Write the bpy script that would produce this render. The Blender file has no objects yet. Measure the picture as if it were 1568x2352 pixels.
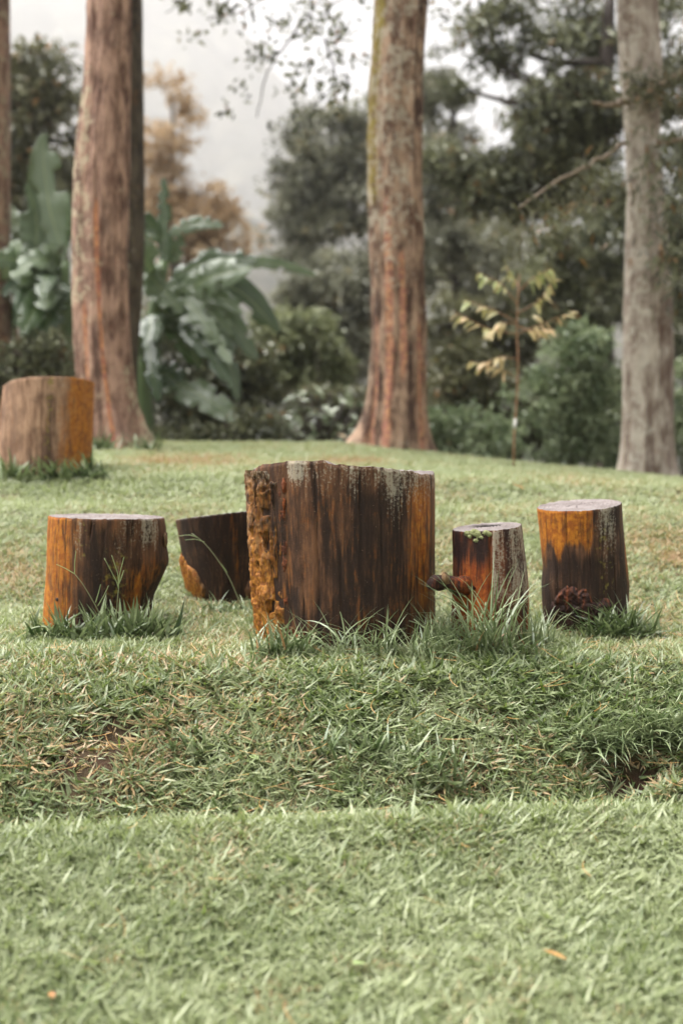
import bpy, math, random
import numpy as np
from mathutils import Vector, Matrix
R = math.radians
sc = bpy.context.scene
COL = sc.collection
random.seed(7)
rng = np.random.default_rng(11)

# ------------------------------------------------------------------ camera, sky, sun, exposure
EYE = 1.30                      # eye height above the datum of the near lawn
F = 3266.7                      # focal length in the units used below (frame 1568 x 2352)
PITCH = 2.56
cam_d = bpy.data.cameras.new("camera"); cam = bpy.data.objects.new("camera", cam_d); COL.objects.link(cam)
cam_d.sensor_fit = 'VERTICAL'; cam_d.sensor_height = 36.0; cam_d.sensor_width = 24.0; cam_d.lens = 50.0
cam.location = (0, 0, EYE); cam.rotation_euler = (R(90 - PITCH), 0, 0)
cam_d.clip_start = 0.05; cam_d.clip_end = 6000
cam_d.dof.use_dof = True; cam_d.dof.focus_distance = 5.55; cam_d.dof.aperture_fstop = 1.35
sc.camera = cam
SUN_EL, SUN_ROT = 66, 285
w = bpy.data.worlds.new("World"); sc.world = w; w.use_nodes = True
nt = w.node_tree; nt.nodes.clear()
sky = nt.nodes.new('ShaderNodeTexSky'); sky.sky_type = 'NISHITA'; sky.sun_disc = False
sky.sun_elevation = R(SUN_EL); sky.sun_rotation = R(SUN_ROT); sky.air_density = 1.0; sky.dust_density = 1.0; sky.ozone_density = 1.0
hs = nt.nodes.new('ShaderNodeHueSaturation'); hs.inputs['Saturation'].default_value = 0.10
bg = nt.nodes.new('ShaderNodeBackground'); bg.inputs['Strength'].default_value = 0.05
wo = nt.nodes.new('ShaderNodeOutputWorld')
tn = nt.nodes.new('ShaderNodeMix'); tn.data_type = 'RGBA'; tn.blend_type = 'MULTIPLY'; tn.inputs['Factor'].default_value = 1.0; tn.inputs[7].default_value = (0.83, 0.82, 0.825, 1)
nt.links.new(sky.outputs[0], hs.inputs['Color']); nt.links.new(hs.outputs[0], tn.inputs[6]); nt.links.new(tn.outputs[2], bg.inputs['Color']); nt.links.new(bg.outputs[0], wo.inputs['Surface'])
sun_d = bpy.data.lights.new("sun", 'SUN'); sun = bpy.data.objects.new("sun", sun_d); COL.objects.link(sun)
sun_d.energy = 3.6; sun_d.angle = R(60); sun_d.color = (1.0, 0.98, 0.95)
_az = R(SUN_ROT)
sdir = Vector((math.sin(_az) * math.cos(R(SUN_EL)), math.cos(_az) * math.cos(R(SUN_EL)), math.sin(R(SUN_EL))))
sun.rotation_euler = sdir.to_track_quat('Z', 'Y').to_euler()
sc.view_settings.view_transform = 'Standard'; sc.view_settings.look = 'None'
sc.view_settings.exposure = 2.22; sc.view_settings.gamma = 1.0; sc.view_settings.use_curve_mapping = False
cy = sc.cycles
cy.use_denoising = True
cy.max_bounces = 8; cy.diffuse_bounces = 3; cy.glossy_bounces = 2; cy.transmission_bounces = 4; cy.transparent_max_bounces = 8
cy.volume_bounces = 4; cy.sample_clamp_indirect = 6.0

# ------------------------------------------------------------------ helpers
_c, _s = math.cos(R(PITCH)), math.sin(R(PITCH))
def W(u, v, y):
    """the point at depth y that the photograph shows at (u, v) of a 1568 x 2352 frame"""
    a = (u - 784) / F; b = (1176 - v) / F
    dy = _c + b * _s; dz = -_s + b * _c
    k = y / dy
    return Vector((a * k, y, EYE + dz * k))
def Wn(u, v, y):
    p = W(u, v, y); return np.array(p)
def UV(x, y, z):
    dx, dy, dz = x, y, z - EYE
    fz = dy * _c - dz * _s; up = dy * _s + dz * _c
    return 784 + F * dx / fz, 1176 - F * up / fz
def px(y): return y / F          # metres per frame unit at depth y

def hashn(ix, iy, iz, seed):
    h = (ix.astype(np.int64) * 374761393 + iy.astype(np.int64) * 668265263 + iz.astype(np.int64) * 2147483647 + seed * 1274126177) & 0xffffffff
    h = ((h ^ (h >> 13)) * 1274126177) & 0xffffffff
    h = ((h ^ (h >> 16)) * 2246822519) & 0xffffffff
    return ((h ^ (h >> 15)) & 0xffffff) / float(0xffffff)
def noise(x, y, z=0.0, seed=0):
    x, y, z = np.broadcast_arrays(np.asarray(x, float), np.asarray(y, float), np.asarray(z, float))
    ix, iy, iz = np.floor(x), np.floor(y), np.floor(z)
    fx, fy, fz = x - ix, y - iy, z - iz
    fx, fy, fz = [f * f * (3 - 2 * f) for f in (fx, fy, fz)]
    def h(a, b, c): return hashn(ix + a, iy + b, iz + c, seed)
    def L(a, b, t): return a + (b - a) * t
    return L(L(L(h(0,0,0), h(1,0,0), fx), L(h(0,1,0), h(1,1,0), fx), fy), L(L(h(0,0,1), h(1,0,1), fx), L(h(0,1,1), h(1,1,1), fx), fy), fz)
def fbm(x, y, z=0.0, seed=0, o=4):
    a, s, t = 0.5, 0.0, 0.0
    for i in range(o):
        s = s + a * noise(np.asarray(x) * 2**i, np.asarray(y) * 2**i, np.asarray(z) * 2**i, seed + i); t += a; a *= 0.5
    return s / t
def sstep(a, b, x):
    t = np.clip((np.asarray(x, float) - a) / (b - a), 0, 1); return t * t * (3 - 2 * t)

def raw_mesh(name, verts, faces4=None, faces3=None, attrs=None, mat=None, smooth=True):
    me = bpy.data.meshes.new(name)
    verts = np.asarray(verts, np.float32).reshape(-1, 3)
    f4 = np.zeros((0, 4), np.int32) if faces4 is None else np.asarray(faces4, np.int32).reshape(-1, 4)
    f3 = np.zeros((0, 3), np.int32) if faces3 is None else np.asarray(faces3, np.int32).reshape(-1, 3)
    me.vertices.add(len(verts)); me.vertices.foreach_set('co', verts.ravel())
    loops = np.concatenate([f4.ravel(), f3.ravel()])
    starts = np.concatenate([np.arange(len(f4)) * 4, len(f4) * 4 + np.arange(len(f3)) * 3])
    me.loops.add(len(loops)); me.loops.foreach_set('vertex_index', loops.astype(np.int32))
    me.polygons.add(len(starts)); me.polygons.foreach_set('loop_start', starts.astype(np.int32))
    me.polygons.foreach_set('use_smooth', np.full(len(starts), smooth))
    me.update(calc_edges=True); me.validate()
    for k, a in (attrs or {}).items():
        at = me.attributes.new(k, 'FLOAT', 'POINT'); at.data.foreach_set('value', np.asarray(a, np.float32).ravel())
    if mat: me.materials.append(mat)
    return me
def link(name, me, parent=None, loc=None, col=True):
    o = bpy.data.objects.new(name, me)
    if col: COL.objects.link(o)
    if parent is not None:
        o.parent = parent
    if loc is not None: o.location = loc
    return o
def tag(o, label, cat, group=None, kind=None):
    if label: o['label'] = label
    if cat: o['category'] = cat
    if group: o['group'] = group
    if kind: o['kind'] = kind
    return o
def thing(name, label, cat, loc, group=None):
    o = bpy.data.objects.new(name, None); COL.objects.link(o); o.location = loc; o.empty_display_size = 0.1
    return tag(o, label, cat, group)
def grid_faces(nu, nv, wrap=False):
    i = np.arange(nv - 1)[:, None]; j = np.arange(nu if wrap else nu - 1)[None, :]
    a = i * nu + j; b = i * nu + (j + 1) % nu
    return np.stack([a, b, b + nu, a + nu], -1).reshape(-1, 4)
class MB:
    """gathers quads and tubes for one mesh"""
    def __init__(s): s.v, s.f4, s.f3, s.t, s.n = [], [], [], [], 0
    def add(s, v, f4=None, f3=None, tint=0.5):
        v = np.asarray(v, float).reshape(-1, 3)
        if f4 is not None and len(f4): s.f4.append(np.asarray(f4) + s.n)
        if f3 is not None and len(f3): s.f3.append(np.asarray(f3) + s.n)
        s.v.append(v); s.t.append(np.broadcast_to(np.asarray(tint, float), (len(v),))); s.n += len(v)
    def tube(s, pts, rad, n=8, tint=0.5, rough=0.0, seed=0):
        pts = np.asarray(pts, float); m = len(pts); rad = np.broadcast_to(np.asarray(rad, float), (m,))
        tan = np.gradient(pts, axis=0); tan /= np.linalg.norm(tan, axis=1)[:, None] + 1e-9
        ref = np.array([0, 0, 1.0]) if abs(tan[0][2]) < 0.9 else np.array([0, 1.0, 0])
        rings = []
        for i in range(m):
            a = np.cross(tan[i], ref); a /= np.linalg.norm(a) + 1e-9; b = np.cross(a, tan[i])
            th = np.arange(n) * 2 * np.pi / n
            rr = rad[i] * (1 + rough * (noise(np.cos(th) * 2 + 9, np.sin(th) * 2 + 5, i * 0.7, seed) - 0.5)) if rough else rad[i] * np.ones(n)
            rings.append(pts[i] + (np.cos(th) * rr)[:, None] * a + (np.sin(th) * rr)[:, None] * b)
        v = np.concatenate(rings); k = len(v)
        v = np.concatenate([v, [pts[0], pts[-1]]])
        f3 = [[(j + 1) % n, j, k] for j in range(n)] + [[k - n + j, k - n + (j + 1) % n, k + 1] for j in range(n)]
        s.add(v, grid_faces(n, m, True), f3, tint)
    def mesh(s, name, mat, smooth=True):
        return raw_mesh(name, np.concatenate(s.v), np.concatenate(s.f4) if s.f4 else None, np.concatenate(s.f3) if s.f3 else None, {'tint': np.concatenate(s.t)}, mat, smooth)

# ------------------------------------------------------------------ materials
class N:
    def __init__(s, name):
        s.m = bpy.data.materials.new(name); s.m.use_nodes = True; s.t = s.m.node_tree; s.t.nodes.clear()
        s.out = s.t.nodes.new('ShaderNodeOutputMaterial')
    def n(s, typ, **kw):
        x = s.t.nodes.new(typ)
        for k, v in kw.items(): setattr(x, k, v)
        return x
    def set(s, sock, val):
        if hasattr(val, 'is_output') or isinstance(val, bpy.types.NodeSocket): s.t.links.new(val, sock)
        else:
            if isinstance(val, tuple) and len(val) == 3 and sock.type == 'RGBA': val = val + (1,)
            sock.default_value = val
    def attr(s, name, typ='GEOMETRY'):
        a = s.n('ShaderNodeAttribute'); a.attribute_type = typ; a.attribute_name = name; return a.outputs['Fac']
    def math(s, op, a, b=0.0, clamp=False):
        x = s.n('ShaderNodeMath', operation=op, use_clamp=clamp); s.set(x.inputs[0], a); s.set(x.inputs[1], b); return x.outputs[0]
    def mix(s, f, a, b, blend='MIX'):
        x = s.n('ShaderNodeMix', data_type='RGBA', blend_type=blend); s.set(x.inputs['Factor'], f); s.set(x.inputs[6], a); s.set(x.inputs[7], b); return x.outputs[2]
    def mr(s, v, a, b, c=0.0, d=1.0, smooth=True):
        x = s.n('ShaderNodeMapRange', interpolation_type='SMOOTHSTEP' if smooth else 'LINEAR')
        for i, q in enumerate((v, a, b, c, d)): s.set(x.inputs[i], q)
        return x.outputs[0]
    def coord(s, scale=(1, 1, 1), kind='Object'):
        tc = s.n('ShaderNodeTexCoord'); mp = s.n('ShaderNodeMapping'); s.t.links.new(tc.outputs[kind], mp.inputs[0]); mp.inputs['Scale'].default_value = scale
        return mp.outputs[0]
    def noise(s, vec, scale, detail=4, rough=0.6, dist=0.0):
        x = s.n('ShaderNodeTexNoise'); s.t.links.new(vec, x.inputs['Vector']); x.inputs['Scale'].default_value = scale
        x.inputs['Detail'].default_value = detail; x.inputs['Roughness'].default_value = rough; x.inputs['Distortion'].default_value = dist
        return x.outputs['Fac']
    def bsdf(s, color, rough=0.7, spec=0.5, bump=None, bdist=0.01, bstr=0.6, trans=0.0, tcol=None):
        p = s.n('ShaderNodeBsdfPrincipled'); s.set(p.inputs['Base Color'], color); s.set(p.inputs['Roughness'], rough); s.set(p.inputs['Specular IOR Level'], spec)
        if bump is not None:
            b = s.n('ShaderNodeBump'); s.set(b.inputs['Height'], bump); b.inputs['Distance'].default_value = bdist; b.inputs['Strength'].default_value = bstr
            s.t.links.new(b.outputs[0], p.inputs['Normal'])
        sh = p.outputs[0]
        if trans > 0:
            t = s.n('ShaderNodeBsdfTranslucent'); s.set(t.inputs['Color'], tcol if tcol is not None else color)
            m = s.n('ShaderNodeMixShader'); m.inputs[0].default_value = trans; s.t.links.new(sh, m.inputs[1]); s.t.links.new(t.outputs[0], m.inputs[2]); sh = m.outputs[0]
        s.t.links.new(sh, s.out.inputs['Surface']); return s.m

def bark_mat(name, ca, cb, cdark, corange=(0.46, 0.17, 0.012), clich=(0.46, 0.43, 0.35), cmoss=(0.20, 0.17, 0.03), scale=1.0, rough=0.72, bdist=0.012, zr=1.0, mott=0.0, lsc=95.0, lw=0.42):
    """weathered wood or bark: grain streaks, with stains whose shapes come from the mesh's own mask layers"""
    k = N(name)
    st = k.coord((24 * scale, 24 * scale, 1.8 * scale * zr)); st2 = k.coord((75 * scale, 75 * scale, 8 * scale * zr)); iso = k.coord((1, 1, 1))
    n1 = k.noise(st, 1.0, 5, 0.65, 0.3); n2 = k.noise(st2, 1.0, 4, 0.6); n3 = k.noise(iso, 38 * scale, 4, 0.65); n4 = k.noise(iso, 95 * scale, 3, 0.7); n6 = k.noise(iso, lsc * scale, 4, 0.7); n5 = k.noise(iso, 7 * scale, 4, 0.6)
    grain = k.math('ADD', k.math('MULTIPLY', n1, 0.55), k.math('MULTIPLY', n2, 0.45))
    mo = k.noise(k.coord((22 * scale, 22 * scale, 7 * scale)), 1.0, 5, 0.65)
    g0 = k.math('ADD', k.math('MULTIPLY', grain, 1 - mott), k.math('MULTIPLY', mo, mott))
    c = k.mix(k.mr(g0, 0.38, 0.62), ca, cb)
    c = k.mix(k.math('MULTIPLY', k.mr(n5, 0.42, 0.68), 0.5), c, cdark)
    gs = k.math('SUBTRACT', g0, 0.5)
    dk = k.math('ADD', k.attr('dark'), k.math('MULTIPLY', gs, -3.0))
    c = k.mix(k.math('MULTIPLY', k.mr(dk, 0.2, 1.1), 0.85), c, cdark)
    og = k.math('ADD', k.attr('orange'), k.math('MULTIPLY', k.math('SUBTRACT', k.math('ADD', k.math('MULTIPLY', grain, 0.65), k.math('ADD', k.math('MULTIPLY', n3, 0.22), k.math('MULTIPLY', n5, 0.20))), 0.535), 5.2))
    oc = k.mix(k.mr(n3, 0.35, 0.65), corange, (corange[0] * 0.55, corange[1] * 0.42, corange[2] * 0.7))
    oc = k.mix(k.math('MULTIPLY', k.mr(n2, 0.52, 0.35), 0.6), oc, cdark)
    c = k.mix(k.math('MULTIPLY', k.mr(og, 0.15, 1.3), 0.92), c, oc)
    ms = k.math('ADD', k.attr('moss'), k.math('MULTIPLY', k.math('SUBTRACT', n3, 0.5), 2.6))
    c = k.mix(k.math('MULTIPLY', k.mr(ms, 0.45, 0.95), 0.85), c, cmoss)
    li = k.math('ADD', k.attr('lichen'), k.math('MULTIPLY', k.math('SUBTRACT', k.math('ADD', k.math('MULTIPLY', n6, lw), k.math('ADD', k.math('MULTIPLY', n2, 0.57 * (1 - lw)), k.math('MULTIPLY', n1, 0.43 * (1 - lw)))), 0.5), 6.5 if lw < 0.6 else 7.5))
    c = k.mix(k.math('MULTIPLY', k.mr(li, 0.75, 1.55), 0.72), c, k.mix(n3, clich, (clich[0] * 0.6, clich[1] * 0.58, clich[2] * 0.5)))
    sp = k.mr(n4, 0.66, 0.72)
    c = k.mix(k.math('MULTIPLY', sp, 0.45), c, (0.30, 0.20, 0.11))
    b = k.math('ADD', k.math('MULTIPLY', g0, 0.7), k.math('MULTIPLY', n4, 0.3))
    return k.bsdf(c, rough, 0.22, b, bdist, 0.8)

M = {}
M['wood'] = bark_mat('weathered_wood', (0.040, 0.019, 0.0105), (0.155, 0.073, 0.035), (0.0155, 0.009, 0.0065), mott=0.32)
M['wood_pale'] = bark_mat('weathered_wood_pale', (0.16, 0.085, 0.05), (0.42, 0.265, 0.17), (0.06, 0.03, 0.02), mott=0.3)
M['wood_red'] = bark_mat('weathered_wood_red', (0.045, 0.016, 0.010), (0.17, 0.055, 0.022), (0.015, 0.008, 0.007), corange=(0.38, 0.10, 0.012))
M['bark_old'] = bark_mat('old_corky_bark', (0.070, 0.035, 0.020), (0.30, 0.19, 0.10), (0.014, 0.008, 0.006), corange=(0.40, 0.17, 0.02), scale=1.6, zr=2.0, mott=.4)
M['trunk_brown'] = bark_mat('trunk_bark_brown', (0.15, 0.08, 0.056), (0.46, 0.29, 0.21), (0.055, 0.030, 0.022), corange=(0.58, 0.26, 0.11), clich=(0.58, 0.50, 0.36), scale=0.55, bdist=0.035, zr=3.0, mott=0.8, lsc=20.0, lw=0.85)
M['trunk_plate'] = bark_mat('trunk_bark_plated', (0.12, 0.064, 0.042), (0.47, 0.32, 0.22), (0.045, 0.024, 0.017), corange=(0.58, 0.30, 0.15), clich=(0.62, 0.55, 0.45), cmoss=(0.30, 0.24, 0.05), scale=0.55, bdist=0.035, zr=3.0, mott=0.8, lsc=20.0, lw=0.85)
M['trunk_grey'] = bark_mat('trunk_bark_grey', (0.28, 0.22, 0.175), (0.58, 0.51, 0.43), (0.11, 0.065, 0.048), corange=(0.36, 0.17, 0.08), clich=(0.68, 0.63, 0.56), scale=0.55, bdist=0.025, zr=2.0, mott=0.65, lsc=20.0, lw=0.85)
M['trunk_olive'] = bark_mat('trunk_bark_olive', (0.045, 0.034, 0.024), (0.115, 0.092, 0.064), (0.026, 0.018, 0.014), cmoss=(0.13, 0.11, 0.05), scale=0.55, bdist=0.03, zr=3.0, mott=0.8, lsc=20.0, lw=0.85)
M['trunk_dark'] = bark_mat('trunk_bark_dark', (0.035, 0.025, 0.02), (0.09, 0.065, 0.05), (0.02, 0.014, 0.012), scale=0.5, bdist=0.02)

def cut_mat():
    k = N('cut_end_grain'); v = k.coord((1, 1, 1)); n1 = k.noise(v, 9, 4, 0.6); n2 = k.noise(v, 60, 3, 0.7)
    wv = k.n('ShaderNodeTexWave', wave_type='RINGS', rings_direction='Z'); k.t.links.new(v, wv.inputs['Vector']); wv.inputs['Scale'].default_value = 22; wv.inputs['Distortion'].default_value = 2.5
    c = k.mix(k.mr(n1, 0.3, 0.7), (0.115, 0.092, 0.085), (0.20, 0.172, 0.165))
    c = k.mix(k.math('MULTIPLY', wv.outputs['Fac'], 0.25), c, (0.11, 0.08, 0.07))
    c = k.mix(k.mr(k.attr('crack'), 0.4, 0.6), c, (0.018, 0.012, 0.010))
    return k.bsdf(c, 0.6, 0.4, n2, 0.004, 0.5)
M['cut'] = cut_mat()

def leaf_mat(name, c0, c1, rough=0.45, trans=0.25, var=None, spec=0.6):
    rough = min(rough, 0.36)
    k = N(name); t = k.attr('tint')
    c = k.mix(t, c0, c1)
    if var: c = k.mix(k.mr(t, 0.93, 0.95), c, var)
    return k.bsdf(c, rough, spec, trans=trans)
M['leaf_dark'] = leaf_mat('foliage_dark', (0.024, 0.031, 0.012), (0.27, 0.28, 0.155), 0.5, 0.2, (0.24, 0.13, 0.04))
M['leaf_olive'] = leaf_mat('foliage_olive', (0.05, 0.055, 0.022), (0.22, 0.215, 0.11), 0.5, 0.25, (0.30, 0.16, 0.05))
M['leaf_hazy_grey'] = leaf_mat('foliage_hazy_grey_green', (0.075, 0.08, 0.052), (0.34, 0.34, 0.24), 0.5, 0.25, (0.32, 0.26, 0.12))  # grey green leaves, with the paling of mist mixed into their colour
M['leaf_green'] = leaf_mat('foliage_green', (0.085, 0.13, 0.055), (0.40, 0.46, 0.27), 0.45, 0.25)
M['leaf_light'] = leaf_mat('foliage_light', (0.11, 0.13, 0.055), (0.30, 0.32, 0.17), 0.45, 0.3)
M['leaf_orange'] = leaf_mat('foliage_orange', (0.32, 0.21, 0.11), (0.58, 0.44, 0.28), 0.55, 0.3)  # orange leaves, colour lightened to stand in for mist
M['leaf_shiny'] = leaf_mat('foliage_shiny', (0.09, 0.13, 0.055), (0.36, 0.40, 0.27), 0.24, 0.15, spec=0.8)
M['leaf_yellow'] = leaf_mat('sapling_leaves', (0.32, 0.37, 0.14), (0.60, 0.43, 0.24), 0.4, 0.35)
M['dead_leaf'] = leaf_mat('dead_leaf', (0.05, 0.026, 0.015), (0.20, 0.10, 0.05), 0.6, 0.2)
M['fallen'] = leaf_mat('fallen_leaf', (0.26, 0.09, 0.025), (0.38, 0.21, 0.06), 0.5, 0.1)
M['pale_leaf'] = leaf_mat('pale_leaf', (0.22, 0.30, 0.12), (0.30, 0.38, 0.16), 0.4, 0.2)

def banana_mat():
    k = N('banana_leaf'); t = k.attr('tint'); rib = k.attr('rib')
    v = k.coord((1, 1, 1)); n = k.noise(v, 5, 3, 0.6)
    c = k.mix(t, (0.022, 0.052, 0.011), (0.145, 0.195, 0.10)); c = k.mix(k.math('MULTIPLY', n, 0.4), c, (0.07, 0.11, 0.045))
    wv = k.math('SINE', k.math('MULTIPLY', k.attr('vein'), 140.0))
    c = k.mix(k.mr(rib, 0.8, 1.0), c, (0.22, 0.27, 0.11))
    return k.bsdf(c, 0.25, 0.75, wv, 0.004, 0.3, trans=0.13)
M['banana'] = banana_mat()

def blade_mat():
    k = N('grass_blade')
    dry = k.attr('dry', 'INSTANCER'); shade = k.attr('shade', 'INSTANCER'); t = k.attr('tint'); tip = k.attr('tip')
    g = k.mix(t, (0.048, 0.090, 0.010), (0.30, 0.345, 0.175))
    g = k.mix(shade, g, (0.39, 0.425, 0.245))
    s = k.mix(t, (0.30, 0.155, 0.065), (0.44, 0.31, 0.17))
    dm = k.mr(k.math('ADD', dry, k.math('MULTIPLY', k.math('SUBTRACT', t, 0.5), 0.9)), 0.45, 0.6)
    c = k.mix(dm, g, s)
    c = k.mix(k.math('MULTIPLY', k.mr(tip, 0.0, 0.35, 1.0, 0.0), 0.45), c, (0.24, 0.19, 0.10))
    return k.bsdf(c, 0.42, 0.55, trans=0.33, tcol=k.mix(0.5, c, (0.26, 0.34, 0.07)))
M['blade'] = blade_mat()
def tall_mat():
    k = N('tall_grass'); t = k.attr('tint'); tip = k.attr('tip')
    c = k.mix(t, (0.05, 0.095, 0.022), (0.29, 0.34, 0.18))
    c = k.mix(k.mr(t, 0.93, 0.96), c, (0.38, 0.22, 0.10))
    c = k.mix(k.math('MULTIPLY', k.mr(tip, 0.0, 0.3, 1.0, 0.0), 0.4), c, (0.22, 0.19, 0.10))
    return k.bsdf(c, 0.36, 0.6, trans=0.2)
M['tall'] = tall_mat()
def needle_mat():
    k = N('pine_needle'); return k.bsdf(k.mix(k.attr('tint', 'GEOMETRY'), (0.36, 0.16, 0.03), (0.50, 0.30, 0.10)), 0.5, 0.4)
M['needle'] = needle_mat()
def ground_mat():
    k = N('lawn_soil'); v = k.coord((1, 1, 1)); n1 = k.noise(v, 14, 5, 0.65); n2 = k.noise(v, 110, 4, 0.7); n3 = k.noise(v, 2.2, 4, 0.6)
    soil = k.mix(n2, (0.055, 0.026, 0.015), (0.20, 0.105, 0.06))
    thatch = k.mix(n2, (0.10, 0.075, 0.035), (0.27, 0.19, 0.10))
    c = k.mix(k.mr(n1, 0.4, 0.6), thatch, soil)
    green = k.mix(n2, (0.045, 0.062, 0.025), (0.13, 0.15, 0.07))
    c = k.mix(k.mr(n3, 0.35, 0.6), c, green)
    litter = k.mix(n2, (0.02, 0.022, 0.012), (0.07, 0.06, 0.03))
    c = k.mix(k.attr('far'), c, litter)
    c = k.mix(k.attr('soil'), c, k.mix(n2, (0.018, 0.009, 0.006), (0.085, 0.042, 0.024)))
    return k.bsdf(c, 0.9, 0.2, k.math('ADD', n2, n1), 0.025, 1.0)
M['ground'] = ground_mat()
def hill_mat():
    k = N('forested_hill'); v = k.coord((1, 1, 1)); n1 = k.noise(v, 0.045, 6, 0.7); n2 = k.noise(v, 0.2, 4, 0.7)
    c = k.mix(k.mr(n1, 0.35, 0.65), (0.010, 0.012, 0.008), (0.10, 0.092, 0.066)); c = k.mix(k.mr(n2, 0.4, 0.7), c, (0.04, 0.04, 0.028))
    return k.bsdf(c, 0.9, 0.1, n2, 0.6, 0.8)
M['hill'] = hill_mat()
def plain(name, c, rough=0.6):
    k = N(name); n = k.noise(k.coord((1, 1, 1)), 60, 3, 0.6); return k.bsdf(k.mix(n, tuple(q * 0.8 for q in c), c), rough, 0.4)
M['tie'] = plain('white_cloth_tie', (0.7, 0.68, 0.64))
M['twig'] = plain('twig_bark', (0.32, 0.17, 0.09))
M['limb'] = plain('limb_bark', (0.05, 0.035, 0.028))
M['limb_pale'] = plain('limb_bark_pale', (0.27, 0.20, 0.135))
M['banana_stem'] = plain('banana_stem', (0.13, 0.19, 0.075), 0.4)

# ------------------------------------------------------------------ the ground
PY = [-60, 0, 2.0, 2.9, 3.5, 4.05, 4.42, 4.50, 4.60, 4.76, 4.88, 5.02, 5.30, 5.50, 5.66, 5.85, 6.2, 6.8, 7.5, 8.25, 8.55, 9.0, 9.4, 11.0, 12.0, 13.0, 14.2, 17.0, 22.0, 30, 60, 120, 300, 3000]
PZ = [-2.0, -1.75, -1.62, -1.54, -1.425, -1.288, -1.185, -1.188, -1.28, -1.36, -1.295, -1.17, -1.005, -0.905, -0.858, -0.838, -0.822, -0.765, -0.56, -0.355, -0.315, -0.175, -0.135, -0.02, 0.035, 0.02, -0.16, -1.1, -2.2, -3.2, -5, -6, -6, -6]
def ground_z(x, y):
    x = np.asarray(x, float); y = np.asarray(y, float)
    near = sstep(3.6, 4.2, y) * (1 - sstep(5.2, 6.0, y))
    ys = y + near * (0.26 * (noise(x * 0.9 + 3.1, 0.0, 0.0, 5) - 0.5) + 0.10 * (noise(x * 3.3, 0.0, 0.0, 6) - 0.5) + 0.04 * (noise(x * 9, y * 3, 0.0, 7) - 0.5) - 0.05 * np.clip(x, -2, 2))
    d = 0.0
    z = sum(np.interp(ys + o, PY, PZ) for o in (-0.07, -0.035, 0.0, 0.035, 0.07)) / 5.0
    z = z - sstep(7.0, 12.0, y) * 0.1 * np.clip(x + 0.1, 0, 8)
    z = z + 0.030 * (fbm(x * 2.2, y * 2.2, 0, 21, 3) - 0.5) + (0.05 * (fbm(x * 5 + 4, y * 5, 0, 31, 3) - 0.5)) * sstep(4.7, 5.0, y) * (1 - sstep(5.5, 5.9, y))
    z = z - 0.075 * np.exp(-((x - 1.09) / 0.16) ** 2 - ((y - 5.17) / 0.07) ** 2) - 0.05 * np.exp(-((x + 0.87) / 0.10) ** 2 - ((y - 5.15) / 0.06) ** 2)
    z = z + sstep(14, 30, y) * 2.0 * (fbm(x * 0.08, y * 0.08, 0, 41, 3) - 0.5)
    return EYE + z
def soil_mask(x, y):
    m = 1.0 * np.exp(-(((x - 1.09) / 0.15) ** 2 + ((y - 5.17) / 0.085) ** 2) ** 2)
    m = np.maximum(m, 0.55 * np.exp(-(((x + 0.87) / 0.09) ** 2 + ((y - 5.15) / 0.07) ** 2)))
    m = np.maximum(m, 0.8 * np.exp(-(((x - 0.50) / 0.10) ** 2 + ((y - 5.08) / 0.06) ** 2)))
    bank = sstep(4.8, 5.0, y) * (1 - sstep(5.45, 5.7, y))
    m = np.maximum(m, bank * 0.8 * sstep(0.70, 0.80, fbm(x * 3.1 + 7, y * 3.1, 0, 77, 3)))
    return m
def axis(lo, hi, step, far_lo, far_hi, g=1.22):
    a = list(np.arange(lo, hi, step)); s = step
    while a[-1] < far_hi: s *= g; a.append(a[-1] + s)
    s = step
    while a[0] > far_lo: s *= g; a.insert(0, a[0] - s)
    return np.array(a)
gx = axis(-5, 5, 0.06, -1900, 1900); gy = axis(2.2, 13.6, 0.035, -60, 1700)
X, Y = np.meshgrid(gx, gy); Z = ground_z(X, Y)
gm = raw_mesh('ground', np.stack([X, Y, Z], -1), grid_faces(len(gx), len(gy)), None,
              {'far': sstep(12.8, 14.5, Y), 'soil': soil_mask(X, Y)}, M['ground'])
tag(link('ground', gm), 'grassy terraced ground with a low bank', None, kind='structure')
def gz(x, y): return float(ground_z(x, y))

# the far hill behind the trees, fading into the mist
def hill(name, y0, prof, depth, seed, amp):
    us = np.linspace(-2600, 4200, 220); k = np.linspace(0, 1, 60)
    top = np.interp(us, [p[0] for p in prof], [p[1] for p in prof])
    V_, F_ = [], []
    for t in k:
        yy = y0 + depth * t
        xx = (us - 784) / F * (y0 + depth)
        zt = EYE + (1030 - top) / F * (y0 + depth)
        zz = -7 + (zt + 7) * (t ** 0.8)
        zz = zz + amp * (fbm(xx * 0.03, yy * 0.03, 0, seed, 4) - 0.5) * min(1, t * 4 + .2) * 2
        V_.append(np.stack([xx, np.full_like(xx, yy), zz], -1))
    # back slope
    V_.append(np.stack([xx, np.full_like(xx, y0 + depth * 1.3), np.full_like(xx, -7)], -1))
    me = raw_mesh(name, np.concatenate(V_), grid_faces(len(us), len(k) + 1), None, None, M['hill'])
    return tag(link(name, me), 'misty forested hillside far behind the trees', None, kind='structure')
hill('hill', 850, [(-2600, 300), (-800, 40), (-100, -200), (300, -120), (480, -10), (640, 150), (800, 310), (950, 450), (1200, 560), (1700, 520), (2600, 420), (4200, 500)], 650, 51, 36.0)

hill('hill', 330, [(-2600, 520), (-400, 470), (100, 455), (420, 480), (600, 540), (780, 610), (1000, 660), (1700, 690), (4200, 640)], 170, 57, 12.0)
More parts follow.
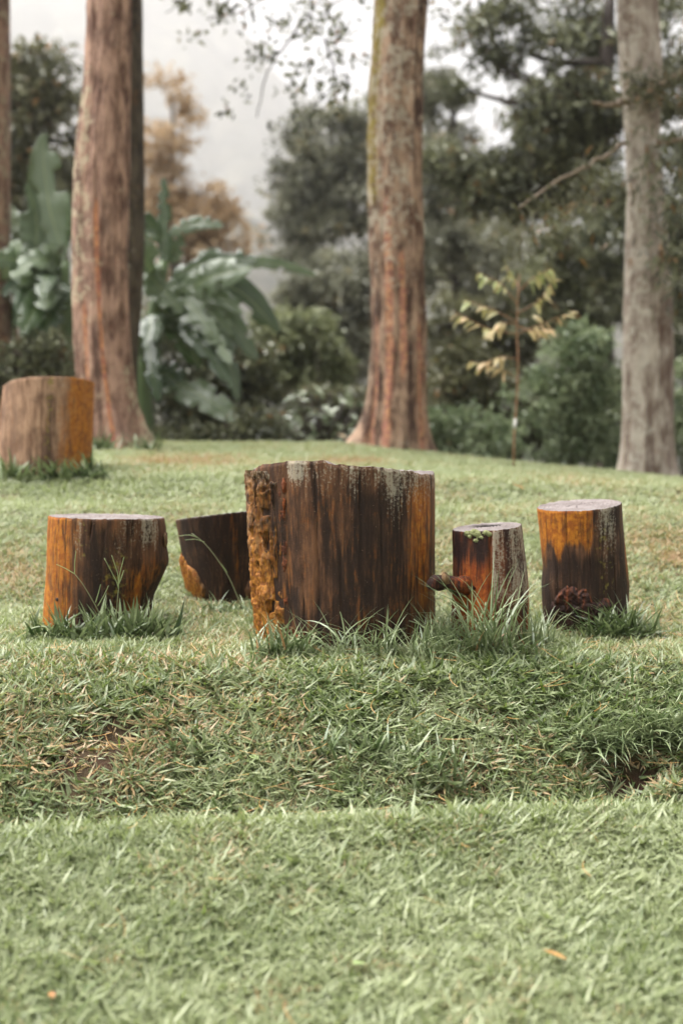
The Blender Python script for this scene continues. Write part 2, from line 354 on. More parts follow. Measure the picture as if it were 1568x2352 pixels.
# ------------------------------------------------------------------ big trunks
def masks_zero(n): return {k: np.zeros(n) for k in ('dark', 'orange', 'lichen', 'moss')}
def trunk_mesh(name, y0, rows, mat, paint, z_extra=5.0, seed=1, flare=None, rough=0.02, nu=96, grooves=0.0, base_drop=0.25, top_r=0.6):
    """rows: (v, uL, uR) from the top of the frame to the ground; the trunk goes on above the frame, tapering"""
    rows = sorted(rows, key=lambda r: -r[0])
    zs = [W(0, r[0], y0).z for r in rows]; cx = [W((r[1] + r[2]) / 2, r[0], y0).x for r in rows]; rr = [(r[2] - r[1]) / 2 * px(y0) for r in rows]
    slope = (cx[-1] - cx[-2]) / (zs[-1] - zs[-2])
    zs2 = [zs[0] - base_drop] + zs + [zs[-1] + z_extra]; cx2 = [cx[0]] + cx + [cx[-1] + slope * z_extra * 0.6]; rr2 = [rr[0] * 1.1] + rr + [rr[-1] * top_r]
    nv = 150
    z = np.concatenate([np.linspace(zs2[0], zs[-1], nv), np.linspace(zs[-1], zs2[-1], 40)[1:]])
    th = np.arange(nu) * 2 * np.pi / nu
    ZZ, TH = np.meshgrid(z, th, indexing='ij')
    C = np.interp(ZZ, zs2, cx2); RR = np.interp(ZZ, zs2, rr2)
    hb = ZZ - zs[0]
    RR = RR * (1 + rough * 4 * (fbm(np.cos(TH) * 2.2 + 5, np.sin(TH) * 2.2 + 5, ZZ * 0.8, seed, 3) - 0.5))
    ridge = np.abs(noise(np.cos(TH) * 6 + 9, np.sin(TH) * 6 + 9, ZZ * 2.2, seed + 5) - 0.5) * 2
    RR = RR + rough * 0.5 * (0.5 - ridge) + rough * 0.35 * (fbm(np.cos(TH) * 9 + 9, np.sin(TH) * 9 + 9, ZZ * 9, seed + 8, 3) - 0.5)
    if grooves: RR = RR * (1 + grooves * (0.5 - np.abs(noise(np.cos(TH) * 3.3 + 3, np.sin(TH) * 3.3 + 3, ZZ * 0.25, seed + 3) - 0.5) * 2))
    if flare is not None:
        for (ang, amt, width, hgt) in flare:
            dd = np.abs((TH - ang + np.pi) % (2 * np.pi) - np.pi)
            RR = RR + amt * np.exp(-(dd / width) ** 2) * np.exp(-np.clip(hb, -0.3, 99) / hgt)
    Xc = C + RR * np.cos(TH); Yc = y0 + RR * np.sin(TH)
    m = masks_zero(ZZ.size); a = np.cos(TH).ravel(); front = (-np.sin(TH)).ravel()
    vv = UV(Xc, Yc, ZZ)[1].ravel()
    paint(m, a, front, vv, TH.ravel())
    m['orange'] *= 1.9; m['lichen'] = np.clip(m['lichen'] * 2.1, 0, 1.0); m['dark'] = np.clip(m['dark'] * 1.1, 0, 0.75)
    return raw_mesh(name, np.stack([Xc, Yc, ZZ], -1), grid_faces(nu, len(z), True), None, m, mat)
def g1(x, c, s): return np.exp(-((x - c) / s) ** 2)
def localise(me, loc):
    a = np.empty(len(me.vertices) * 3, np.float32); me.vertices.foreach_get('co', a); a = a.reshape(-1, 3) - np.array(loc, np.float32); me.vertices.foreach_set('co', a.ravel()); me.update(); return me

# foliage: many small folded leaves spread through clumps
def leaf_arrays(c, d, nrm, L, Wd, tint, fold=0.25, droop=0.15):
    d = d / (np.linalg.norm(d, axis=1)[:, None] + 1e-9); s = np.cross(d, nrm); s /= np.linalg.norm(s, axis=1)[:, None] + 1e-9; n = np.cross(s, d)
    L = L[:, None]; Wd = Wd[:, None]
    v = np.stack([c, c + d * L * 0.45 + s * Wd * 0.5 + n * Wd * fold, c + d * L - n * L * droop, c + d * L * 0.45 - s * Wd * 0.5 + n * Wd * fold], 1)
    k = np.arange(len(c))[:, None] * 4
    f = np.concatenate([k + np.array([[0, 1, 2]]), k + np.array([[0, 2, 3]])])
    return v.reshape(-1, 3), f, np.repeat(tint, 4)
def rand_dirs(n, r): v = r.normal(size=(n, 3)); return v / np.linalg.norm(v, axis=1)[:, None]
def crown_cloud(blobs, n_leaves, L, Wd, seed, clump_r=0.3, per=45, up=0.6, hang=0.0, gap=0.42, flat=0.6, out=0.5):
    """blobs: (centre, radii) ellipsoids that make up a crown; clumps of leaves sit mostly near their outside"""
    r = np.random.default_rng(seed)
    vol = np.array([np.prod(b[1]) ** 0.75 for b in blobs]); vol /= vol.sum()
    nc = max(1, n_leaves // per); cs, outs, cl = [], [], []
    for b, q in zip(blobs, vol):
        m = max(1, int(round(nc * q)));
        cand = rand_dirs(m * 3, r); rad = r.uniform(0.25, 1.0, (m * 3, 1)) ** 0.45
        p = np.array(b[0]) + cand * rad * np.array(b[1])
        keep = fbm(p[:, 0] * 0.9 / clump_r * 0.33, p[:, 1] * 0.9 / clump_r * 0.33, p[:, 2] * 0.9 / clump_r * 0.33, seed, 2) + r.uniform(-.1, .1, m * 3) > gap
        p = p[keep][:m]; o = cand[keep][:m]
        cs.append(p); outs.append(o)
    cs = np.concatenate(cs); outs = np.concatenate(outs)
    ct = r.uniform(0.0, 1.0, len(cs)); cr = clump_r * r.uniform(0.6, 1.35, len(cs))
    idx = np.repeat(np.arange(len(cs)), per); n = len(idx)
    off = rand_dirs(n, r) * (r.uniform(0, 1, (n, 1)) ** 0.45) * cr[idx][:, None]; off[:, 2] *= flat
    off[:, 2] -= hang * r.uniform(0, 1, n) * cr[idx]
    c = cs[idx] + off
    d = rand_dirs(n, r) + outs[idx] * out; d[:, 2] -= hang + 0.2
    nm = rand_dirs(n, r) * 0.7; nm[:, 2] += up; nm += outs[idx] * 0.3
    tint = np.clip(0.02 + 0.75 * ct[idx] + r.uniform(-0.2, 0.3, n), 0, 1)
    return leaf_arrays(c, d, nm, L * r.uniform(0.6, 1.3, n), Wd * r.uniform(0.6, 1.3, n), tint), cs
def foliage_obj(name, cloud, mat, parent, loc):
    (v, f, t), cs = cloud
    me = raw_mesh(name, v - np.array(loc), None, f, {'tint': t}, mat, smooth=False)
    return link(name, me, parent)
def limbs(mb, base, targets, r0, seed, n=6, sag=0.0):
    r = np.random.default_rng(seed)
    for t in targets:
        b = np.array(base); t = np.array(t)
        if b.ndim == 2: b = b[r.integers(len(b))]
        k = np.linspace(0, 1, 7)[:, None]; p = b + (t - b) * k
        p += (r.normal(size=(1, 3)) * 0.06) * np.linalg.norm(t - b) * np.sin(k * np.pi); p[:, 2] -= sag * (k[:, 0] ** 2)
        mb.tube(p, np.linspace(r0, r0 * 0.25, 7), n, seed=seed)

def high_crown(parent, loc, x, y, z0, z1, rad, mat, seed, n=5000, limb='limb'):
    r = np.random.default_rng(seed); blobs = []
    for i in range(6):
        a = r.uniform(0, 6.28); q = r.uniform(0.3, 0.8) * rad
        blobs.append(((x + q * math.cos(a), y + q * math.sin(a), r.uniform(z0, z1)), (rad * 0.55, rad * 0.55, rad * 0.32)))
    foliage_obj('crown', crown_cloud(blobs, n, 0.14, 0.05, seed, 0.4, 40, 0.6), mat, parent, loc)
    mb = MB(); limbs(mb, (x, y, z0 - 0.8), [b[0] for b in blobs], 0.07, seed)
    link('limb', localise(mb.mesh('limb', M[limb]), loc), parent)

def p_left(m, a, f, v, th):
    m['lichen'] += 0.75 * sstep(0.15, -1.0, a) * sstep(120, 260, v) * (1 - 0.7 * sstep(640, 760, v)) + 0.5 * sstep(0.6, 0.95, a) * sstep(760, 900, v)
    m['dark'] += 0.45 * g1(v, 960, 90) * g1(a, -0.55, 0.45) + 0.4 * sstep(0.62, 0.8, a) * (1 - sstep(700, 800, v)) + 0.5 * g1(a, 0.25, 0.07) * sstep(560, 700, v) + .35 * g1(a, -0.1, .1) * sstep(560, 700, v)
    fr = f > 0
    m['orange'] += fr * (1.25 * g1(a, 0.03 + 0.0004 * np.clip(v - 500, -50, 600), 0.055) * sstep(440, 480, v) * (1 - 0.3 * sstep(860, 960, v)) + 0.75 * g1(a, -0.45, 0.07) * sstep(660, 720, v))
t = thing('tree', 'brown trunk with long orange streak, right behind the orange-sided stump on the lawn edge', 'tree', W(247, 1020, 11.3), 'big trees along the lawn edge')
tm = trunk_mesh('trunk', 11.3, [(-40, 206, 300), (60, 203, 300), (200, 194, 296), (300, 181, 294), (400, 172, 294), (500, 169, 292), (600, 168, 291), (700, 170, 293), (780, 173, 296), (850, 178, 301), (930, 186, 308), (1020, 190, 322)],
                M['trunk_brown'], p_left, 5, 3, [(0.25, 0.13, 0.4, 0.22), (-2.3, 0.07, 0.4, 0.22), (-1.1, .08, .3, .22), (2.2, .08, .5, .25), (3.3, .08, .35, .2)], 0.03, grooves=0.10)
link('trunk', localise(tm, t.location), t); high_crown(t, t.location, -1.9, 11.3, 7.2, 9.5, 2.2, M['leaf_olive'], 101)

def p_mid(m, a, f, v, th):
    fr = f > 0
    m['lichen'] += 0.55 * (1 - sstep(300, 760, v)) * sstep(0.85, 0.1, a) + 0.15 + 0.5 * sstep(-0.9, -1, a) * sstep(780, 850, v)
    m['moss'] += fr * (0.85 * sstep(-0.45, -0.8, a) * (1 - sstep(440, 500, v)) + 0.5 * g1(v, 60, 70) * g1(a, -.6, .3))
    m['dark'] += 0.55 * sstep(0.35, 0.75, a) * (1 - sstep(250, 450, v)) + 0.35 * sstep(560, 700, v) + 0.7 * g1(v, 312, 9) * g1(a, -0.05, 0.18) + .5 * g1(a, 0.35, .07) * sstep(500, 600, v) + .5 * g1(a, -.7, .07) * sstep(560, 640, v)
    m['lichen'] *= 1 - 0.5 * sstep(500, 800, v)
    m['orange'] += fr * (1.2 * g1(a, -0.36, 0.12) * sstep(420, 520, v) + 1.1 * g1(a, 0.12, 0.10) * sstep(560, 600, v) * (1 - sstep(840, 890, v)) + 0.8 * g1(a, 0.72, 0.12) * sstep(690, 760, v) + .55 * g1(a, -.8, .08) * sstep(700, 760, v))
t = thing('tree', 'middle tree trunk with mossy lichen plates above and flared brown streaked base', 'tree', W(910, 1036, 12.2), 'big trees along the lawn edge')
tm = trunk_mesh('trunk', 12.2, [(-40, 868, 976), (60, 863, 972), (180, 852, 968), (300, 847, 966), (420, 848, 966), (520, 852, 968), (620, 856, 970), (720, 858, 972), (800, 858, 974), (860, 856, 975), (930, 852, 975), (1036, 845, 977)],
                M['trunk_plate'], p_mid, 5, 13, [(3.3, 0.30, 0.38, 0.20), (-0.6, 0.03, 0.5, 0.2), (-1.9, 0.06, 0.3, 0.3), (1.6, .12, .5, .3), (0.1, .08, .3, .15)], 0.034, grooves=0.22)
link('trunk', localise(tm, t.location), t); mid_tree = t
high_crown(t, t.location, 0.6, 12.2, 6.6, 9.5, 2.3, M['leaf_olive'], 102)

def p_right(m, a, f, v, th):
    fr = f > 0
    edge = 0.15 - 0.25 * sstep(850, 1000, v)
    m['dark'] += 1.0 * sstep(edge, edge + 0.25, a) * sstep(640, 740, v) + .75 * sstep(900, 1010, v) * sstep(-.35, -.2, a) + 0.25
    m['lichen'] += 0.45 * sstep(0.1, -0.4, a) + 0.2 * (1 - sstep(400, 600, v))
    m['orange'] += fr * (0.6 * g1(v, 590, 25) * g1(a, 0.45, .25) + .35 * g1(v, 400, 60) * g1(a, -.3, .2))
t = thing('tree', 'pale grey tree trunk with bare slanting branch near the right edge', 'tree', W(1487, 1085, 12.8), 'big trees along the lawn edge')
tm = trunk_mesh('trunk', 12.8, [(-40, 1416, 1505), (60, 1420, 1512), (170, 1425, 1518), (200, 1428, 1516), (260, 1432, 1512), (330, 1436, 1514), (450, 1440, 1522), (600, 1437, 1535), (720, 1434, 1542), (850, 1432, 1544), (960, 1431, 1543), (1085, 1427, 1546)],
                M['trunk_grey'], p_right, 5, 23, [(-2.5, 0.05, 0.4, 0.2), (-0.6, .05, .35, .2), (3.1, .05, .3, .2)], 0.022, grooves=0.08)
link('trunk', localise(tm, t.location), t); right_tree = t
high_crown(t, t.location, 2.8, 12.8, 6.8, 9.5, 2.2, M['leaf_dark'], 103, limb='limb_pale')
def branch(parent, name, pts, r0, r1, mat, seed=1):
    mb = MB(); P = np.array([Wn(*p) for p in pts]); k = np.linspace(0, 1, len(P)); kk = np.linspace(0, 1, 14)
    P = np.stack([np.interp(kk, k, P[:, i]) for i in range(3)], 1); P[1:-1] += np.random.default_rng(seed).normal(size=(12, 3)) * 0.012
    mb.tube(P, np.linspace(r0, r1, 14), 8, rough=0.4, seed=seed)
    return link(name, localise(mb.mesh(name, mat), parent.location), parent)
b1 = branch(t, 'branch', [(1440, 328, 12.7), (1380, 362, 12.4), (1320, 395, 12.2), (1255, 425, 12.0), (1190, 480, 11.8)], 0.022, 0.007, M['limb_pale'], 4)
def twig_leaves(parent, pts, n, L, Wd, mat, seed, spread=0.15, hang=0.6, name='twig_leaves'):
    r = np.random.default_rng(seed); P = np.array([Wn(*p) for p in pts]); k = r.uniform(0, 1, n); kk = np.linspace(0, 1, len(P))
    c = np.stack([np.interp(k, kk, P[:, i]) for i in range(3)], 1) + r.normal(size=(n, 3)) * spread
    d = rand_dirs(n, r); d[:, 2] -= hang; nm = rand_dirs(n, r); nm[:, 2] += 0.5
    v, f, tt = leaf_arrays(c, d, nm, L * r.uniform(.6, 1.3, n), Wd * r.uniform(.6, 1.3, n), r.uniform(0, 1, n))
    o = link(name, raw_mesh(name, v - np.array(parent.location), None, f, {'tint': tt}, mat, False), parent); o['kind'] = 'stuff'; return o
twig_leaves(t, [(1400, 400, 12.4), (1300, 470, 12.2), (1180, 560, 11.9)], 420, 0.11, 0.022, M['leaf_olive'], 61, 0.16, 1.0)
branch(t, 'branch', [(1438, 235, 12.7), (1400, 240, 12.4), (1360, 236, 12.2)], 0.03, 0.012, M['limb_pale'], 5)
branch(t, 'branch', [(1505, 205, 12.7), (1545, 180, 12.5), (1600, 150, 12.3)], 0.04, 0.02, M['limb_pale'], 6)
branch(t, 'branch', [(1510, 330, 12.7), (1560, 320, 12.5), (1640, 300, 12.3)], 0.03, 0.012, M['limb_pale'], 7)
twig_leaves(t, [(1440, 180, 12.5), (1500, 215, 12.5), (1600, 180, 12.3)], 500, 0.09, 0.02, M['leaf_olive'], 62, 0.10, 0.4)
twig_leaves(t, [(1520, 330, 12.4), (1570, 500, 12.3), (1560, 640, 12.3)], 900, 0.11, 0.022, M['leaf_dark'], 63, 0.14, 0.9)

def p_back(m, a, f, v, th): m['moss'] += 0.35; m['dark'] += 0.3
t = thing('tree', 'olive brown trunk half hidden behind the orange-streaked trunk', 'tree', W(312, 1010, 13.6), 'big trees along the lawn edge')
tm = trunk_mesh('trunk', 13.6, [(-40, 232, 326), (200, 236, 329), (400, 240, 331), (600, 244, 332), (800, 242, 318), (1010, 236, 312)], M['trunk_olive'], p_back, 5, 33, None, 0.012, base_drop=1.0)
link('trunk', localise(tm, t.location), t); high_crown(t, t.location, -2.2, 13.6, 7.8, 10, 2.0, M['leaf_olive'], 104)
def p_edge(m, a, f, v, th): m['lichen'] += 0.35; m['dark'] += 0.1
t = thing('tree', 'slim reddish trunk cut by the left edge behind the banana leaves', 'tree', W(-25, 1000, 14.5), 'big trees along the lawn edge')
tm = trunk_mesh('trunk', 14.5, [(-40, -75, 22), (200, -75, 22), (400, -74, 23), (700, -73, 24), (1000, -75, 27)], M['trunk_brown'], p_edge, 5, 43, None, 0.012, base_drop=1.2)
link('trunk', localise(tm, t.location), t); high_crown(t, t.location, -3.6, 14.5, 8.2, 10.4, 2.0, M['leaf_olive'], 105)

# sprays hanging into the top of the picture from the middle tree
hb = [[(905, -70, 12.0), (760, -30, 15.8), (700, 40, 15.5), (745, 90, 15.4)], [(905, -80, 12.0), (640, -40, 15.5), (560, 30, 15.2), (480, 40, 15.1)],
      [(905, -90, 12.0), (560, -60, 15.7), (440, -10, 15.3), (380, 30, 15.2)], [(700, 40, 15.5), (640, 120, 15.4), (605, 190, 15.4), (590, 270, 15.4)],
      [(745, 90, 15.4), (775, 190, 15.4), (720, 240, 15.4)], [(905, -60, 12.0), (820, -20, 15.9), (740, 20, 15.7), (800, 60, 15.7)], [(905, -60, 12.0), (1010, -30, 16.1), (1060, 40, 15.8)]]
for i, pts in enumerate(hb):
    branch(mid_tree, 'branch', pts, 0.014, 0.005, M['limb'], 70 + i)
    r = np.random.default_rng(80 + i); P = np.array([Wn(*p) for p in pts]); vs, fs, ts, nn = [], [], [], 0
    for j in range(13):
        k = r.uniform(0.45, 1) if i not in (3, 4) else r.uniform(0.1, 1)
        c0 = np.array([np.interp(k, np.linspace(0, 1, len(P)), P[:, q]) for q in range(3)]) + r.normal(size=3) * np.array([.24, .24, .17])
        n = int(r.integers(5, 16)); c = c0 + r.normal(size=(n, 3)) * 0.06
        d = rand_dirs(n, r); nm = rand_dirs(n, r); nm[:, 2] += .4
        v, f, tt = leaf_arrays(c, d, nm, 0.095 * r.uniform(.7, 1.3, n), 0.045 * r.uniform(.7, 1.3, n), r.uniform(0, 1, n)); vs.append(v); fs.append(f + nn); ts.append(tt); nn += len(v)
    o = link('twig_leaves', raw_mesh('twig_leaves', np.concatenate(vs) - np.array(mid_tree.location), None, np.concatenate(fs), {'tint': np.concatenate(ts)}, M['leaf_dark'], False), mid_tree); o['kind'] = 'stuff'

# ------------------------------------------------------------------ trees and shrubs beyond the lawn
def bg_tree(name, label, cat, y, trunk_px, blobs_px, mat, n, L=0.13, Wd=0.055, seed=1, clump=0.32, per=45, up=0.6, hang=0.0, gap=0.42, dz=None, r0=0.12, tmat='trunk_dark', group=None, flat=0.6, n_limb=9):
    """blobs_px: (u, v, half width, half height, [depth offset]) in frame units; trunk_px: (u at top, v at top, u at base) or None"""
    bl = []
    for b in blobs_px:
        yy = y + (b[4] if len(b) > 4 else 0); c = Wn(b[0], b[1], yy); rx, rz = b[2] * px(yy), b[3] * px(yy)
        bl.append((c, (rx, max(0.35, (rx + rz) / 2 * 0.9), rz)))
    ub = trunk_px[2] if trunk_px else blobs_px[0][0]; x = (ub - 784) * px(y); z = gz(x, y)
    t = thing(name, label, cat, (x, y, z), group)
    cl = crown_cloud(bl, n, L, Wd, seed, clump, per, up, hang, gap, flat)
    foliage_obj('crown' if trunk_px else 'foliage', cl, mat, t, t.location)
    mb = MB(); r = np.random.default_rng(seed)
    if trunk_px:
        top = Wn(trunk_px[0], trunk_px[1], y); k = np.linspace(0, 1, 16)[:, None]; p = np.array([x, y, z - 0.3]) + (top - np.array([x, y, z - 0.3])) * k
        p[:, 0] += 0.06 * np.sin(k[:, 0] * 7 + seed); mb.tube(p, np.linspace(r0, r0 * 0.35, 16), 10, rough=0.3, seed=seed)
        pick = cl[1][r.integers(len(cl[1]), size=n_limb)]
        for q in pick:
            i = int(np.argmin(np.abs(p[:, 2] - (q[2] - 0.25 * np.linalg.norm(q[:2] - p[0, :2]))))); limbs(mb, p[i], [q], r0 * 0.35, seed)
        me = localise(mb.mesh('trunk', M['limb']), t.location); link('trunk', me, t)
    else:
        pick = cl[1][r.integers(len(cl[1]), size=n_limb)]
        limbs(mb, np.array([[x + r.uniform(-.15, .15), y + r.uniform(-.1, .1), z - 0.1] for _ in range(6)]), pick, 0.018, seed)
        me = localise(mb.mesh('stem', M['limb']), t.location); link('stem', me, t)
    return t
G1 = 'trees beyond the lawn'; G2 = 'shrubs beyond the lawn'
bg_tree('tree', 'olive leafy tree behind the upright banana leaf at the left', 'tree', 22, (110, 150, 110), [(95, 200, 100, 90), (60, 330, 90, 110), (150, 340, 80, 120), (100, 480, 130, 120)], M['leaf_olive'], 11000, 0.15, 0.07, 201, 0.36, group=G1)
bg_tree('tree', 'thin tree with orange brown leaves in the mist', 'tree', 34, (390, 230, 420), [(385, 200, 40, 26), (440, 235, 36, 30), (380, 330, 60, 60), (440, 470, 100, 70), (400, 560, 110, 90), (520, 540, 60, 80), (370, 430, 60, 60)], M['leaf_orange'], 6500, 0.2, 0.09, 202, 0.42, gap=0.42, group=G1, tmat='trunk_dark')
bg_tree('tree', 'grey green tree with rounded crown just left of the middle trunk', 'tree', 30, (760, 300, 760), [(760, 330, 100, 90), (700, 450, 80, 90), (810, 440, 90, 110), (740, 560, 120, 90), (850, 300, 60, 70), (690, 370, 60, 50)], M['leaf_hazy_grey'], 11000, 0.17, 0.08, 203, 0.38, group=G1)
bg_tree('tree', 'brownish grey tree low behind the pale leaf tips', 'tree', 26, (770, 620, 770), [(770, 700, 90, 80), (800, 800, 80, 80), (700, 660, 60, 60), (800, 620, 60, 60)], M['leaf_hazy_grey'], 7000, 0.15, 0.07, 204, 0.38, group=G1)
bg_tree('shrub', 'pale green shrub between the banana plants and the middle trunk', 'shrub', 19, None, [(690, 770, 80, 50), (650, 830, 70, 60), (730, 850, 70, 60), (620, 760, 40, 40)], M['leaf_light'], 5200, 0.12, 0.06, 205, 0.26, group=G2)
bg_tree('shrub', 'dark thicket under the banana leaves', 'shrub', 16.2, None, [(420, 800, 120, 120), (520, 900, 120, 110), (400, 960, 120, 70), (560, 820, 70, 70), (600, 960, 80, 60)], M['leaf_dark'], 9500, 0.10, 0.05, 206, 0.24, group=G2)
bg_tree('shrub', 'dark undergrowth behind the left trunk and far stump', 'shrub', 16.5, None, [(60, 780, 130, 130), (-60, 800, 120, 140), (160, 860, 120, 110), (250, 940, 110, 90)], M['leaf_dark'], 7000, 0.10, 0.05, 207, 0.25, group=G2)
bg_tree('tree', 'tall dark tree with layered boughs between the middle and grey trunks', 'tree', 20, (1390, -60, 1385), [(1180, 60, 110, 60), (1330, 60, 120, 80), (1260, 210, 130, 80), (1130, 210, 90, 70), (1360, 250, 80, 110), (1200, 340, 130, 80), (1330, 420, 100, 90), (1130, 430, 100, 80), (1240, 520, 100, 70), (1290, 640, 60, 80), (1085, 265, 80, 90), (1150, 150, 60, 50), (1060, 350, 70, 60)], M['leaf_dark'], 23500, 0.16, 0.05, 208, 0.29, 36, 0.4, 0.35, 0.462, group=G1, r0=0.22, n_limb=16)
bg_tree('tree', 'dark drooping tree behind the grey trunk at the right edge', 'tree', 18, (1620, -80, 1600), [(1560, 60, 110, 100), (1590, 250, 100, 120), (1540, 430, 90, 120), (1600, 600, 90, 120), (1530, 720, 60, 100), (1680, 400, 120, 300), (1400, 560, 50, 60), (1412, 650, 34, 80)], M['leaf_dark'], 11500, 0.15, 0.05, 209, 0.27, 36, 0.4, 0.4, 0.43, group=G1, r0=0.2, n_limb=12)
bg_tree('tree', 'grey green tree with silvery leaves right of the middle trunk', 'tree', 26, (1040, 220, 1040), [(1030, 260, 70, 90), (1000, 400, 70, 110), (1080, 520, 90, 90), (1010, 600, 80, 90), (1120, 660, 80, 80), (1000, 160, 30, 40)], M['leaf_hazy_grey'], 8500, 0.15, 0.07, 210, 0.32, gap=0.44, group=G1)
bg_tree('tree', 'slender dark trunk with thin foliage left of the grey trunk', 'tree', 17.5, (1305, 500, 1310), [(1300, 560, 60, 60), (1250, 640, 60, 60), (1340, 700, 50, 60), (1270, 760, 60, 60)], M['leaf_dark'], 3200, 0.12, 0.05, 211, 0.25, group=G1, r0=0.10)
bg_tree('tree', 'dark forked trunk in the shade left of the grey trunk', 'tree', 18.5, (1380, 420, 1392), [(1390, 480, 60, 70), (1410, 640, 40, 60)], M['leaf_dark'], 2200, 0.12, 0.05, 212, 0.25, group=G1, r0=0.14)
bg_tree('tree', 'dim brown tree mass between middle trunk and sapling', 'tree', 21, (1060, 700, 1060), [(1050, 760, 90, 70), (1130, 800, 90, 80), (1010, 860, 70, 70), (1200, 720, 70, 70)], M['leaf_olive'], 7000, 0.12, 0.055, 213, 0.3, group=G1)
bg_tree('shrub', 'low rounded blue green shrub beside the middle trunk base', 'shrub', 14.6, None, [(1060, 985, 85, 60), (1010, 1000, 50, 55), (1130, 1010, 60, 45)], M['leaf_green'], 5200, 0.085, 0.038, 214, 0.17, group=G2)
bg_tree('shrub', 'tall green bushy shrub behind the sapling', 'shrub', 15.5, None, [(1320, 850, 70, 90), (1250, 920, 70, 70), (1360, 940, 70, 90), (1280, 1010, 100, 60), (1340, 780, 45, 50)], M['leaf_green'], 8200, 0.095, 0.04, 215, 0.2, group=G2)
bg_tree('shrub', 'green shrub showing behind the foot of the grey trunk', 'shrub', 15.8, None, [(1560, 900, 60, 90), (1590, 1000, 90, 90), (1680, 950, 100, 120), (1420, 1010, 50, 60)], M['leaf_green'], 4200, 0.095, 0.04, 216, 0.2, group=G2)
bg_tree('shrub', 'dark shrub with a few orange leaves between the middle trunk and the sapling', 'shrub', 17, None, [(1090, 860, 90, 70), (1160, 930, 70, 80), (1020, 900, 50, 70)], M['leaf_olive'], 4200, 0.10, 0.05, 217, 0.22, group=G2)
bg_tree('shrub', 'short olive scrub behind the glossy leaved bush', 'shrub', 16.5, None, [(720, 960, 110, 70), (600, 990, 70, 40), (820, 960, 60, 80)], M['leaf_olive'], 4200, 0.09, 0.045, 218, 0.22, group=G2)
bg_tree('shrub', 'low dark undergrowth behind the foot of the sapling', 'shrub', 17.5, None, [(1190, 1000, 90, 70), (1060, 960, 80, 80), (960, 980, 60, 70), (1420, 950, 70, 110), (1300, 960, 80, 90)], M['leaf_dark'], 6000, 0.11, 0.05, 219, 0.24, group=G2)
# a far-off wood that reads as one mass
bl = []
r = np.random.default_rng(5)
for i in range(46):
    u = (r.uniform(900, 1215) if i < 14 else r.uniform(1500, 2300)) if i < 34 else r.uniform(-900, 150); y = r.uniform(34, 48); v = r.uniform(380, 900)
    c = Wn(u, v, y); bl.append((c, (r.uniform(1.2, 2.2),) * 2 + (r.uniform(1.0, 1.8),)))
cl = crown_cloud(bl, 26000, 0.24, 0.11, 301, 0.6, 45, gap=0.34)
(v_, f_, t_), _ = cl
tag(link('far_wood', raw_mesh('far_wood', v_, None, f_, {'tint': t_}, M['leaf_olive'], False)), 'far-off grey green woodland fading into the mist', 'woodland', kind='stuff')

# glossy broad-leaved bush: its leaves are big enough to be single parts
def broad_leaf_mesh(name, mat, L=1.0, Wd=0.5, tint=0.5, fold=0.18, droop=0.25, nseg=6):
    k = np.linspace(0, 1, nseg); wd = Wd / 2 * np.sin(np.pi * k ** 0.8) ** 0.8 + 0.008
    v = []
    for s in (-1, 0, 1):
        v.append(np.stack([s * wd, L * k, -droop * L * k ** 2 + abs(s) * fold * wd], -1))
    V_ = np.stack(v, 1).reshape(-1, 3)
    return raw_mesh(name, V_, grid_faces(3, nseg), None, {'tint': np.full(len(V_), tint)}, mat)
def orient(o, p, d, up, s):
    d = Vector(d).normalized(); x = d.cross(Vector(up)).normalized(); z = x.cross(d)
    m = Matrix((x, d, z)).transposed().to_4x4(); o.matrix_local = Matrix.Translation(p) @ m @ Matrix.Scale(s, 4)
y = 14.2; x0 = (735 - 784) * px(y)
t = thing('shrub', 'glossy leaved bush at the lawn edge beside the middle trunk', 'shrub', (x0, y, gz(x0, y)), G2)
r = np.random.default_rng(9)
lm = [broad_leaf_mesh('leaf', M['leaf_shiny'], tint=q, fold=0.2, droop=dd) for q, dd in ((0.1, .2), (.5, .3), (.9, .15), (.7, .35))]
ym = broad_leaf_mesh('leaf', M['leaf_yellow'], tint=0.95)
mb = MB()
for i in range(150):
    u = r.uniform(630, 845); v = r.uniform(885, 1025); 
    if ((u - 738) / 112) ** 2 + ((v - 965) / 82) ** 2 > 1: continue
    yy = y + r.uniform(-0.35, 0.45); p = W(u, v, yy) - t.location
    o = link('leaf', ym if i == 7 else lm[i % 4], t); orient(o, p, (r.normal(), r.normal() - 0.4, r.normal() * 0.35 - 0.1), (r.normal() * .3, r.normal() * .3, 1), 0.135 * r.uniform(.7, 1.3))
    if i % 6 == 0: mb.tube(np.array([[r.uniform(-.15, .15), r.uniform(-.1, .1), -0.05], list(p * 0.6), list(p)]), [0.012, 0.009, 0.005], 6)
link('stem', mb.mesh('stem', M['limb']), t)

